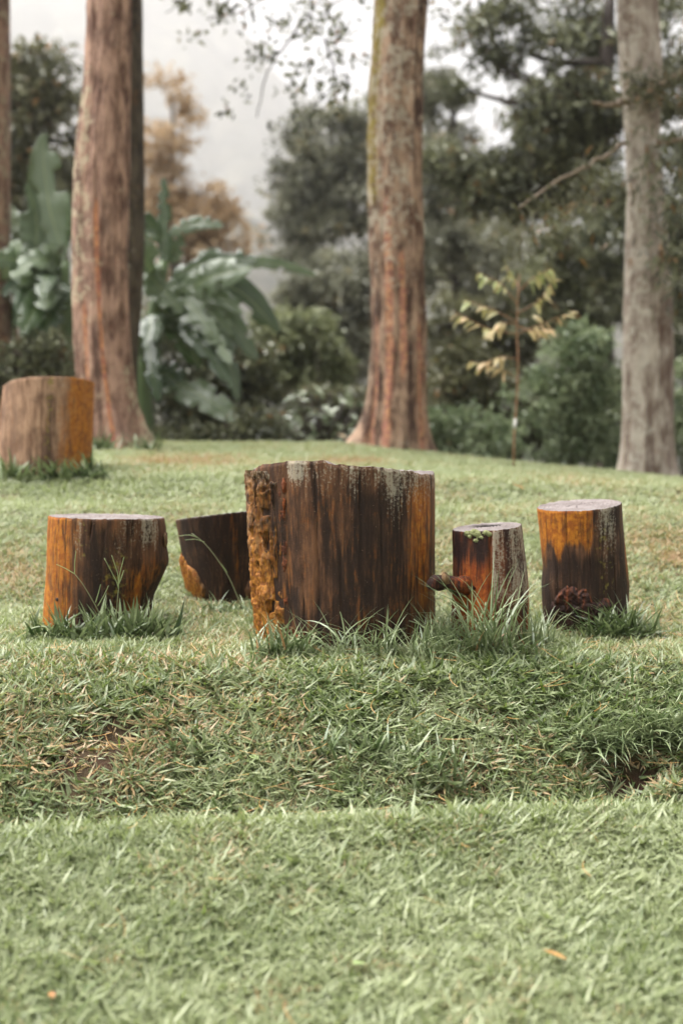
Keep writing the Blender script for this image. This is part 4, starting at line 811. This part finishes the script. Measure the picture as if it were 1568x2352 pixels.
# right seat with a burl
def p_r(m, a, f, h):
    jag = 0.62 + 0.16 * (noise(a * 6, 2, 0, 4) - 0.5) * 2
    m['orange'] += 2.1 * sstep(jag - 0.06, jag + 0.10, h) * sstep(0.42, -0.2, a) * (0.7 + 0.5 * g1(a, -0.28, .3)) + 1.2 * sstep(0.86, 0.97, a) * g1(h, 0.55, 0.28) + 0.9 * sstep(-.9, -.97, a) * sstep(.4, .6, h) - .25
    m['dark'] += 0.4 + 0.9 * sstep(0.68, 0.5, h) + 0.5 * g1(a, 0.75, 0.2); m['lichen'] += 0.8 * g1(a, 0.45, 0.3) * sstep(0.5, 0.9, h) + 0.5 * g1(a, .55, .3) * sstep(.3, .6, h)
    m['moss'] += .35 * g1(a, .4, .3)
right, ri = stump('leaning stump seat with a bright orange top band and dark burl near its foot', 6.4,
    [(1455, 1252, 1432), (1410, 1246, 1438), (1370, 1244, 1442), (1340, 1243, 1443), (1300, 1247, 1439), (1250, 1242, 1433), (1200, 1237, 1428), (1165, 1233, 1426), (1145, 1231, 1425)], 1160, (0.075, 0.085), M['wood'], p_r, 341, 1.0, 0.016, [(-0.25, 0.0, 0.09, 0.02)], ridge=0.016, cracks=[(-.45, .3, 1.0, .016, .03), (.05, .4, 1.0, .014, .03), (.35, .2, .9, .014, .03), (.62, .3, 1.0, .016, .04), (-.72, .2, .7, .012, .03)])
for (a, h, rad, sd) in ((-0.30, 0.33, (0.075, 0.04, 0.06), 1), (-0.05, 0.26, (0.085, 0.045, 0.07), 2), (0.18, 0.20, (0.075, 0.04, 0.07), 3), (-0.42, 0.22, (0.07, 0.04, 0.08), 4), (-0.1, 0.10, (0.13, 0.045, 0.08), 5)):
    pass
P0 = surf(ri, -0.12, 0.17, 0.0)
th = np.linspace(np.pi * 1.13, np.pi * 1.76, 110); hh = np.linspace(-0.1, 0.52, 110); H, TH = np.meshgrid(hh, th, indexing='ij'); ku = (TH - th[0]) / (th[-1] - th[0])
top = 0.32 + 0.15 * np.exp(-((ku - 0.40) / 0.20) ** 2) + 0.06 * np.exp(-((ku - 0.8) / .12) ** 2) + 0.07 * (noise(ku * 11, 1, 0, 5) - .5)
ed = sstep(0, .1, ku) * (1 - sstep(0.88, 1.0, ku)) * (1 - sstep(top - 0.12, top, H))
off = 0.014 + 0.012 * (fbm(TH * 9, H * 18, 0, 22, 5) - 0.45) + 0.018 * (fbm(TH * 22, H * 40, 0, 23, 3) - .5)
P = surf_th(ri, TH, H, off * ed - 0.015 * (1 - ed)); m = masks_zero(P.size // 3); m['dark'] += (0.7 + 0.9 * sstep(0.32, 0.15, H) + 1.2 * sstep(.017, .005, off)).ravel(); m['orange'] += (0.35 * g1(ku, 0.42, .25) * sstep(.2, .3, H)).ravel()
link('burl', raw_mesh('burl', P.reshape(-1, 3) - np.array(right.location), grid_faces(len(th), len(hh)), None, m, M['wood_red']), right)

# far stump by the streaked trunk
def p_f(m, a, f, h):
    m['orange'] += 1.35 * sstep(0.25, 0.85, a) + 0.8 * sstep(-.85, -1, a); m['dark'] += 1.0 * g1(a, 0.22, 0.12) * sstep(0.92, .8, h) + 0.55 * sstep(0.5, 0.1, h) * sstep(-0.8, 0, a); m['lichen'] += 0.8 * g1(a, 0.5, 0.2) * sstep(0.82, 0.95, h); m['moss'] += .55 * g1(a, .22, .1)
far, fi = stump('pale brown stump with bright orange right side, farther back by the streaked trunk', 9.3,
    [(1082, 2, 206), (1040, 1, 209), (1000, 1, 211), (950, 2, 213), (920, 6, 214), (890, 10, 215), (870, 14, 216)], 876, (0.01, -0.05), M['wood_pale'], p_f, 351, 1.0, 0.022, ridge=0.02,
    zedge=lambda c, s: np.interp(c, [-1, -0.7, -0.2, 0.6, 1], [-14, -4, 1, 2, -2]) * px(9.3))

# ------------------------------------------------------------------ grass
def blade(L, wd, splay, az, curve, r, nseg=4, base=(0, 0, 0), tip_w=0.1):
    k = np.linspace(0, 1, nseg + 1); ang = splay + curve * k
    s = np.concatenate([[0], np.cumsum(np.sin((ang[1:] + ang[:-1]) / 2))]) * L / nseg; h = np.concatenate([[0], np.cumsum(np.cos((ang[1:] + ang[:-1]) / 2))]) * L / nseg
    wk = wd / 2 * np.clip(np.minimum(1, 0.55 + 2.2 * k) * (1 - k ** 2.2) + 0.02, 0.02, 1)
    d = np.array([math.cos(az), math.sin(az), 0]); sd = np.array([-math.sin(az), math.cos(az), 0])
    c = np.array(base) + d * s[:, None]; c = c + np.array([0, 0, 1.0]) * h[:, None]
    nn = np.cos(ang)[:, None] * d * -1 + np.sin(ang)[:, None] * np.array([0, 0, 1.0])
    tw = r.normal() * 0.35; sv = sd * math.cos(tw) + nn * math.sin(tw)
    v = np.stack([c - sv * wk[:, None], c + sv * wk[:, None]], 1).reshape(-1, 3)
    return v, grid_faces(2, nseg + 1), np.repeat(k, 2)
def blades_mesh(name, blades, mat):
    V_, F_, T_, K_, n = [], [], [], [], 0
    for (v, f, k), t in blades:
        V_.append(v); F_.append(f + n); K_.append(k); T_.append(np.full(len(v), t)); n += len(v)
    return raw_mesh(name, np.concatenate(V_), np.concatenate(F_), None, {'tint': np.concatenate(T_), 'tip': np.concatenate(K_)}, mat)
protos = bpy.data.collections.new('grass_tufts')
def proto(i, n, L, wd, splay, r, curve=0.5, spread=0.02):
    bl = []
    for _ in range(n):
        a = r.uniform(0, 6.283); q = r.uniform(0, spread); a2 = a + r.normal() * 0.8
        bl.append((blade(r.uniform(*L), r.uniform(*wd), r.uniform(*splay), a, r.normal() * 0.25 + curve, r, 3, (q * math.cos(a2), q * math.sin(a2), -0.006)), r.beta(.55, .6)))
    me = blades_mesh('grass_tuft', bl, M['blade']); o = bpy.data.objects.new('tuft_%02d' % i, me); protos.objects.link(o)
r = np.random.default_rng(77); NP = 0
for i in range(7): proto(NP, 9, (0.028, 0.055), (0.0045, 0.0075), (0.75, 1.35), r, 0.25, 0.022); NP += 1        # 0-6 carpet
for i in range(5): proto(NP, 8, (0.035, 0.065), (0.004, 0.0065), (0.25, 1.0), r, 0.55, 0.018); NP += 1            # 7-11 upright
for i in range(4): proto(NP, 7, (0.045, 0.10), (0.007, 0.011), (0.75, 1.4), r, 0.25, 0.02); NP += 1               # 12-15 long
for i in range(3): proto(NP, 4, (0.03, 0.055), (0.011, 0.017), (0.9, 1.35), r, 0.15, 0.012); NP += 1              # 16-18 broad weeds
def scatter_group(tree_name):
    ng = bpy.data.node_groups.new(tree_name, 'GeometryNodeTree')
    ng.interface.new_socket('Geometry', in_out='INPUT', socket_type='NodeSocketGeometry'); ng.interface.new_socket('Geometry', in_out='OUTPUT', socket_type='NodeSocketGeometry')
    gi = ng.nodes.new('NodeGroupInput'); go = ng.nodes.new('NodeGroupOutput'); ip = ng.nodes.new('GeometryNodeInstanceOnPoints'); ci = ng.nodes.new('GeometryNodeCollectionInfo')
    ci.inputs['Collection'].default_value = protos; ci.inputs['Separate Children'].default_value = True; ci.inputs['Reset Children'].default_value = True
    def na(n, t):
        a = ng.nodes.new('GeometryNodeInputNamedAttribute'); a.data_type = t; a.inputs['Name'].default_value = n; return next(s for s in a.outputs if s.enabled and s.name == 'Attribute')
    L = ng.links.new
    L(gi.outputs[0], ip.inputs['Points']); L(ci.outputs[0], ip.inputs['Instance']); ip.inputs['Pick Instance'].default_value = True
    L(na('pick', 'INT'), ip.inputs['Instance Index']); L(na('rot', 'FLOAT_VECTOR'), ip.inputs['Rotation']); L(na('size', 'FLOAT'), ip.inputs['Scale']); L(ip.outputs[0], go.inputs[0])
    return ng
NG = scatter_group('scatter_tufts')
DRY = [(450, 1062, 140, 14, .75), (800, 1062, 90, 10, 1.1), (1480, 1245, 90, 40, .5), (40, 1330, 70, 45, .6), (1040, 1140, 60, 12, .2), (1550, 1280, 50, 40, .6), (300, 1535, 260, 28, .32), (560, 1640, 130, 60, .30), (230, 1745, 110, 60, .5),
       (1010, 1300, 40, 80, .4), (1130, 1780, 90, 50, .4), (900, 1500, 160, 20, .3), (1300, 1105, 120, 12, .3), (1400, 1440, 140, 40, .35), (480, 1470, 80, 40, .35), (1460, 1760, 120, 50, .5), (60, 1690, 70, 50, .3), (700, 1740, 100, 60, .3), (360, 1060, 60, 8, .5)]
LUSH = [(280, 1115, 330, 26, 1.0), (760, 1590, 360, 60, .6), (1250, 1590, 250, 70, .6), (1450, 1660, 120, 50, .8), (260, 1450, 200, 40, .9), (1150, 1490, 180, 40, .9)]
STUMPS = [(bi, 0.93), (li, 0.93), (si, 0.93), (mi, 0.93), (ri, 0.93), (fi, 0.93)]
def scatter(name, label, x0f, x1f, y0, y1, dens, seed, picks, size=(0.8, 1.2), keep=None, dry0=0.0, shade0=0.3):
    r = np.random.default_rng(seed); n = int(dens * (y1 - y0) * (max(x1f(y0), x1f(y1)) - min(x0f(y0), x0f(y1))))
    x = r.uniform(min(x0f(y0), x0f(y1)), max(x1f(y0), x1f(y1)), n); y = r.uniform(y0, y1, n)
    ok = (x > x0f(y)) & (x < x1f(y)); ok &= r.uniform(0, 1, n) > soil_mask(x, y) * 0.93
    for inf, k in STUMPS:
        Rb = inf[2][0]; ok &= ((x - inf[1][0]) ** 2 + ((y - inf[3]) / inf[4]) ** 2) > (Rb * k) ** 2
    x, y = x[ok], y[ok]; z = ground_z(x, y); n = len(x)
    e = 0.02; nx = -(ground_z(x + e, y) - ground_z(x - e, y)) / (2 * e); ny = -(ground_z(x, y + e) - ground_z(x, y - e)) / (2 * e)
    u, v = UV(x, y, z)
    dry = dry0 + 0.30 * (fbm(x * 1.7, y * 1.7, 0, 91, 3) - 0.5) + 0.55 * (fbm(x * 7, y * 7, 0, 92, 2) - 0.5)
    lush = np.zeros(n)
    for (a, b, c, d, k) in DRY: dry = dry + k * np.exp(-((u - a) / c) ** 2 - ((v - b) / d) ** 2) * (0.5 + 1.0 * noise(x * 9, y * 9, 0, 15))
    for (a, b, c, d, k) in LUSH: lush = lush + k * np.exp(-((u - a) / c) ** 2 - ((v - b) / d) ** 2)
    for inf in (bi, li, si, mi, ri, fi):
        dd = np.sqrt((x - inf[1][0]) ** 2 + ((y - inf[3]) / inf[4]) ** 2) - inf[2][0]; lush = lush + 1.0 * np.exp(-np.clip(dd, 0, 9) / 0.07) * sstep(.35, .7, noise(x * 7, y * 7, 0, 44))
    dry = dry - 0.25 * lush
    sh = np.clip(shade0 + 0.9 * (fbm(x * 2.6 + 5, y * 2.6, 0, 93, 3) - 0.5) + 0.35 * r.normal(size=n) * 0.6 - 0.35 * lush, 0, 1)
    P_, w_ = zip(*picks); pk = r.choice(np.arange(len(P_)), size=n, p=np.array(w_) / sum(w_)); pick = np.zeros(n, int)
    for i, (lo, hi) in enumerate(P_):
        q = pk == i; pick[q] = r.integers(lo, hi + 1, q.sum())
    rot = np.stack([-ny * -1 * -0.7 + r.normal(size=n) * 0.12, nx * 0.7 + r.normal(size=n) * 0.12, np.zeros(n)], 1)
    # tilt to the slope then spin: use the Euler order XYZ with a spin about the tuft's own axis
    az = r.uniform(0, 6.283, n); tx, ty = np.arctan(-ny) * 0.75 + r.normal(size=n) * .1, np.arctan(nx) * 0.75 + r.normal(size=n) * .1
    ca, sa = np.cos(az), np.sin(az); rot = np.stack([tx * ca + ty * sa, -tx * sa + ty * ca, az], 1)
    me = bpy.data.meshes.new(name); me.vertices.add(n); me.vertices.foreach_set('co', np.stack([x, y, z], 1).astype(np.float32).ravel())
    def at(nm, t, d, f): a = me.attributes.new(nm, t, 'POINT'); a.data.foreach_set(f, d)
    at('pick', 'INT', pick.astype(np.int32), 'value'); at('rot', 'FLOAT_VECTOR', rot.astype(np.float32).ravel(), 'vector')
    at('size', 'FLOAT', (r.uniform(*size, n) * (1 + 0.3 * lush + 0.3 * sstep(4.25, 4.5, y) * (1 - sstep(4.6, 4.8, y)) * sstep(0.45, 0.75, noise(x * 5, y * 3, 0, 88)))).astype(np.float32), 'value'); at('dry', 'FLOAT', dry.astype(np.float32), 'value'); at('shade', 'FLOAT', sh.astype(np.float32), 'value')
    o = link(name, me); md = o.modifiers.new('scatter', 'NODES'); md.node_group = NG
    return tag(o, label, 'grass', kind='stuff')
C_, U_, G_, B_ = (0, 6), (7, 11), (12, 15), (16, 18)
scatter('lawn_grass', 'short pale green lawn grass in the foreground', lambda y: -0.26 * y - 0.9, lambda y: 0.26 * y + 0.9, 2.8, 4.66, 5400, 1, [(C_, 6), (U_, 3.5), (G_, .9), (B_, .35)], (0.8, 1.3), dry0=0.02, shade0=0.56)
scatter('bank_grass', 'broad bladed grass and thatch on the low bank', lambda y: -0.26 * y - 0.9, lambda y: 0.26 * y + 0.9, 4.66, 5.75, 3000, 2, [(C_, 6), (U_, 1), (G_, 3.6), (B_, .15)], (0.8, 1.25), dry0=0.13, shade0=0.27)
scatter('seat_lawn', 'trodden lawn grass around the stumps', lambda y: -0.26 * y - 0.9, lambda y: 0.26 * y + 0.9, 5.75, 8.0, 3800, 3, [(C_, 8), (U_, 2), (G_, .3), (B_, .1)], (0.7, 1.1), dry0=0.13, shade0=0.6)
scatter('slope_lawn', 'smooth lawn rising to the trees', lambda y: -0.26 * y - 0.9, lambda y: 0.26 * y + 0.9, 8.0, 13.4, 2600, 4, [(C_, 8), (U_, 2)], (0.8, 1.15), dry0=0.09, shade0=0.95)

# fallen pine needles, uncountable
r = np.random.default_rng(55); mb_v, mb_f, mb_t, n = [], [], [], 0
for i in range(420):
    y = r.uniform(3.0, 7.5) if i % 4 == 0 else r.uniform(4.8, 5.8); x = r.uniform(-0.26 * y - .3, 0.26 * y + .3); a = r.uniform(0, 6.28); L = r.uniform(0.05, 0.13); k = np.linspace(-.5, .5, 5)
    cx, cy_ = x + np.cos(a + k * 0.5) * k * L, y + np.sin(a + k * .5) * k * L; cz = ground_z(cx, cy_).max() + 0.022 + r.uniform(0, 0.02) + k * r.normal() * 0.03
    s = np.array([-math.sin(a), math.cos(a), 0.5]) * 0.0007
    c = np.stack([cx, cy_, cz], 1); v = np.stack([c - s, c + s], 1).reshape(-1, 3); mb_v.append(v); mb_f.append(grid_faces(2, 5) + n); n += len(v); mb_t.append(np.full(len(v), r.random()))
tag(link('pine_needles', raw_mesh('pine_needles', np.concatenate(mb_v), np.concatenate(mb_f), None, {'tint': np.concatenate(mb_t)}, M['needle'])), 'orange pine needles strewn over the grass', 'pine needles', kind='stuff')

# tufts of taller grass: each a thing
M['weed'] = leaf_mat('dark_weed_blades', (0.028, 0.058, 0.012), (0.20, 0.25, 0.11))
def clump(label, spots, seed, n, L, wd, splay, curve, cat='grass clump', spread=0.08, group='taller grass growing at the stumps', tint=(0, 1), lift=0.0, azr=None, name='grass_clump', mat='tall'):
    r = np.random.default_rng(seed); bl = []
    x0 = np.mean([s[0] for s in spots]); y0 = np.mean([s[1] for s in spots]); o = (x0, y0, gz(x0, y0))
    for i in range(n):
        s = spots[r.integers(len(spots))]; x = s[0] + r.normal() * spread; y = s[1] + r.normal() * spread * 0.6
        a = r.uniform(0, 6.283) if azr is None else r.uniform(*azr)
        b = blade(r.uniform(*L) * 1.15, r.uniform(*wd) * 1.5, r.uniform(*splay), a, r.uniform(*curve), r, 7, (x - o[0], y - o[1], gz(x, y) - o[2] - 0.01 + lift)); bl.append((b, tint[0] + (tint[1] - tint[0]) * r.random()))
    ob = link(name, blades_mesh(name, bl, M[mat]), None, o); return tag(ob, label, cat, group)
def spot(u, y): return ((u - 784) * px(y), y)
clump('dense dark broad-bladed grass clump in front of the wide left stump', [spot(u, 6.12) for u in (112, 150, 165, 232, 240, 300, 310, 352, 372)], 1, 420, (0.06, 0.18), (0.007, 0.014), (0.15, 1.25), (0.1, 1.1), spread=0.075, mat='weed')
clump('broad leaf tips sticking up at the foot of the wide left stump', [spot(u, 6.15) for u in (240, 290, 320, 350)], 2, 70, (0.11, 0.19), (0.009, 0.015), (0.05, 0.6), (0.0, 0.6), spread=0.035, tint=(.5, .92))
clump('grass tuft in front of the rough bark of the large stump', [spot(u, 5.80) for u in (610, 640, 670, 690)], 3, 200, (0.08, 0.20), (0.004, 0.009), (0.1, 1.0), (0.2, 1.3), spread=0.045)
clump('thin arching grass in front of the right half of the large stump', [spot(u, 5.76) for u in (800, 840, 880, 920, 960, 985)], 4, 170, (0.11, 0.28), (0.003, 0.006), (0.05, 0.8), (0.4, 1.9), spread=0.05, tint=(.2, .95))
clump('tallest grass tuft in front of the two-toned stump', [spot(u, 5.80) for u in (1090, 1120, 1150, 1140)], 5, 95, (0.18, 0.42), (0.004, 0.007), (0.02, 0.5), (0.3, 1.7), spread=0.03, tint=(.2, .95))
clump('low grass thicket around the foot of the two-toned stump', [spot(u, 5.80) for u in (1000, 1030, 1080, 1130, 1180, 1220)], 6, 300, (0.06, 0.17), (0.004, 0.008), (0.2, 1.1), (0.2, 1.4), spread=0.055)
clump('grass tuft filling the gap left of the two-toned stump', [spot(u, 5.95) for u in (1000, 1020, 1035)], 7, 130, (0.10, 0.25), (0.003, 0.006), (0.05, 0.6), (0.3, 1.4), spread=0.04, tint=(.3, .95))
clump('upright grass between the two-toned stump and the burl stump', [spot(u, 5.92) for u in (1215, 1230, 1245)], 8, 80, (0.10, 0.24), (0.004, 0.007), (0.05, 0.6), (0.2, 1.2), spread=0.03, tint=(.3, .95))
clump('leafy weed tuft on the right of the burl stump', [spot(u, 6.15) for u in (1400, 1430, 1450)], 9, 300, (0.08, 0.22), (0.006, 0.011), (0.1, 1.2), (0.2, 1.2), spread=0.055, mat='weed')
clump('sparse grass at the foot of the dark half-hidden stump', [spot(u, 6.70) for u in (480, 520, 560)], 10, 90, (0.05, 0.12), (0.004, 0.008), (0.2, 1.0), (0.2, 1.2), spread=0.06)
GBK = 'tufts growing on the bank'
clump('long overhanging grass tuft above the bare soil hollow', [(x, 5.30) for x in (0.90, 0.97, 1.04, 1.11, 1.18, 1.25, 1.30)], 11, 300, (0.10, 0.20), (0.004, 0.008), (0.3, 1.2), (0.5, 1.5), spread=0.035, group=GBK, azr=(-2.7, -0.4), tint=(.3, .95))
clump('broad-bladed tuft in the centre of the bank', [spot(u, 5.12) for u in (760, 800, 840)], 12, 80, (0.07, 0.14), (0.006, 0.010), (0.2, 1.0), (0.1, 0.9), spread=0.06, group=GBK, tint=(.1, .8))
clump('loose tuft on the bank right of its centre', [spot(u, 5.08) for u in (960, 1010, 1050)], 13, 80, (0.07, 0.15), (0.006, 0.010), (0.2, 1.0), (0.1, 0.9), spread=0.06, group=GBK, tint=(.1, .8))
clump('few long blades low on the bank left of its centre', [spot(u, 5.10) for u in (420, 470, 540)], 14, 45, (0.07, 0.13), (0.006, 0.010), (0.2, 1.0), (0.1, 0.9), spread=0.07, group=GBK, tint=(.1, .8))
clump('weeds around the foot of the far orange-sided stump', [spot(u, 8.95) for u in (20, 60, 120, 180, 195, 205)], 15, 200, (0.07, 0.2), (0.010, 0.018), (0.1, 1.0), (0.1, 1.0), spread=0.06, mat='weed')
clump('weeds at the foot of the streaked trunk', [spot(u, 10.9) for u in (225, 240, 330)], 16, 110, (0.07, 0.2), (0.010, 0.018), (0.1, 1.0), (0.1, 1.0), spread=0.07, tint=(.1, .8))
# seed stalks
def stalk(label, pts, arms, seed):
    t = thing('grass_stalk', label, 'grass stalk', W(*pts[0]), 'seed stalks of grass by the stumps')
    def tube(name, P, r0, r1, mat):
        P = np.array([Wn(*p) for p in P]); kk = np.linspace(0, 1, 16); k = np.linspace(0, 1, len(P)); P = np.stack([np.interp(kk, k, P[:, i]) for i in range(3)], 1)
        for _ in range(3): P[1:-1] = (P[:-2] + P[1:-1] * 2 + P[2:]) / 4
        mb = MB(); mb.tube(P, np.linspace(r0, r1, 16), 6, tint=0.7); link(name, localise(mb.mesh(name, M['pale_leaf' if mat else 'leaf_light']), t.location), t)
    tube('stem', pts, 0.0026, 0.0016, 0)
    for a in arms: tube('seed_spike', a, 0.0020, 0.0012, 1)
stalk('three-armed seed stalk standing before the wide left stump', [(268, 1420, 6.08), (270, 1380, 6.05), (273, 1352, 6.05)], [[(273, 1352, 6.05), (268, 1335, 6.05), (240, 1282, 6.05)], [(273, 1352, 6.05), (272, 1320, 6.05), (257, 1275, 6.05)], [(272, 1350, 6.05), (275, 1320, 6.05), (285, 1280, 6.05)], [(274, 1340, 6.05), (280, 1325, 6.06), (285, 1310, 6.07)]], 1)
stalk('leaning seed stalk with two short arms at the orange side of the wide left stump', [(235, 1420, 6.05), (215, 1382, 6.03), (190, 1340, 6.02), (172, 1318, 6.02)], [[(172, 1318, 6.02), (150, 1305, 6.02), (130, 1296, 6.02)], [(172, 1318, 6.02), (172, 1295, 6.02), (175, 1265, 6.02)], [(225, 1392, 6.04), (238, 1370, 6.04), (250, 1345, 6.04)], [(220, 1384, 6.04), (226, 1365, 6.04), (232, 1342, 6.04)]], 2)
stalk('long arching seed stalk crossing before the dark half-hidden stump', [(555, 1395, 6.5), (545, 1370, 6.5), (527, 1325, 6.5), (500, 1285, 6.5), (470, 1245, 6.5), (440, 1225, 6.5)], [[(470, 1245, 6.5), (450, 1238, 6.5), (425, 1240, 6.5)], [(455, 1235, 6.5), (435, 1228, 6.5), (405, 1232, 6.5)], [(522, 1315, 6.5), (512, 1300, 6.5), (502, 1290, 6.5)]], 3)
# fallen leaves
fl = broad_leaf_mesh('fallen_leaf', M['fallen'], 1.0, 0.5, 0.3, 0.3, 0.1); fl2 = broad_leaf_mesh('fallen_leaf', M['fallen'], 1.0, 0.5, 0.9, 0.3, -0.15); fg = broad_leaf_mesh('green_leaf', M['pale_leaf'], 1.0, 0.75, 0.7, 0.2, 0.05)
def fallen(u, y, L, me, label, az, name='fallen_leaf'):
    x = (u - 784) * px(y); o = link(name, me); o.matrix_world = Matrix.Translation((x, y, gz(x, y) + 0.035)) @ Matrix.Rotation(az, 4, 'Z') @ Matrix.Rotation(0.25, 4, 'X') @ Matrix.Scale(L, 4)
    tag(o, label, 'leaf', 'single leaves lying on the grass')
fallen(1205, 8.75, 0.09, fl2, 'orange leaf lying on the lawn beyond the gap between the right stumps', 1.2)
fallen(1000, 5.72, 0.03, fl, 'small red leaf on the grass under the large stump', 0.4)
fallen(1055, 5.66, 0.03, fl, 'small red brown leaf on the grass below the two-toned stump', 2.0)
fallen(590, 5.03, 0.045, fg, 'rounded pale green leaf on the lower bank', 0.8, 'green_leaf')
fallen(1310, 3.69, 0.07, fl2, 'yellow orange leaf on the near lawn at the lower right', 1.6)
fallen(110, 3.53, 0.035, fl, 'orange leaf in the near lawn at the lower left corner', 0.3)
fallen(840, 3.68, 0.05, fg, 'pale green leaf in the near lawn at the bottom middle', 2.4, 'green_leaf')

# ------------------------------------------------------------------ mist
hz = N('mist'); pv = hz.n('ShaderNodeVolumePrincipled'); pv.inputs['Color'].default_value = (0.86, 0.85, 0.85, 1); pv.inputs['Density'].default_value = 0.00062; pv.inputs['Anisotropy'].default_value = 0.6
hz.t.links.new(pv.outputs[0], hz.out.inputs['Volume'])
x0, x1, y0, y1, z0, z1 = -3000, 3000, -80, 1900, -14, 900
V_ = [(x, y, z) for z in (z0, z1) for y in (y0, y1) for x in (x0, x1)]
me = raw_mesh('haze', V_, [(0, 2, 3, 1), (4, 5, 7, 6), (0, 1, 5, 4), (2, 6, 7, 3), (0, 4, 6, 2), (1, 3, 7, 5)], None, None, hz.m, False)
tag(link('haze', me), 'thin white mist hanging among the trees', None, kind='stuff')
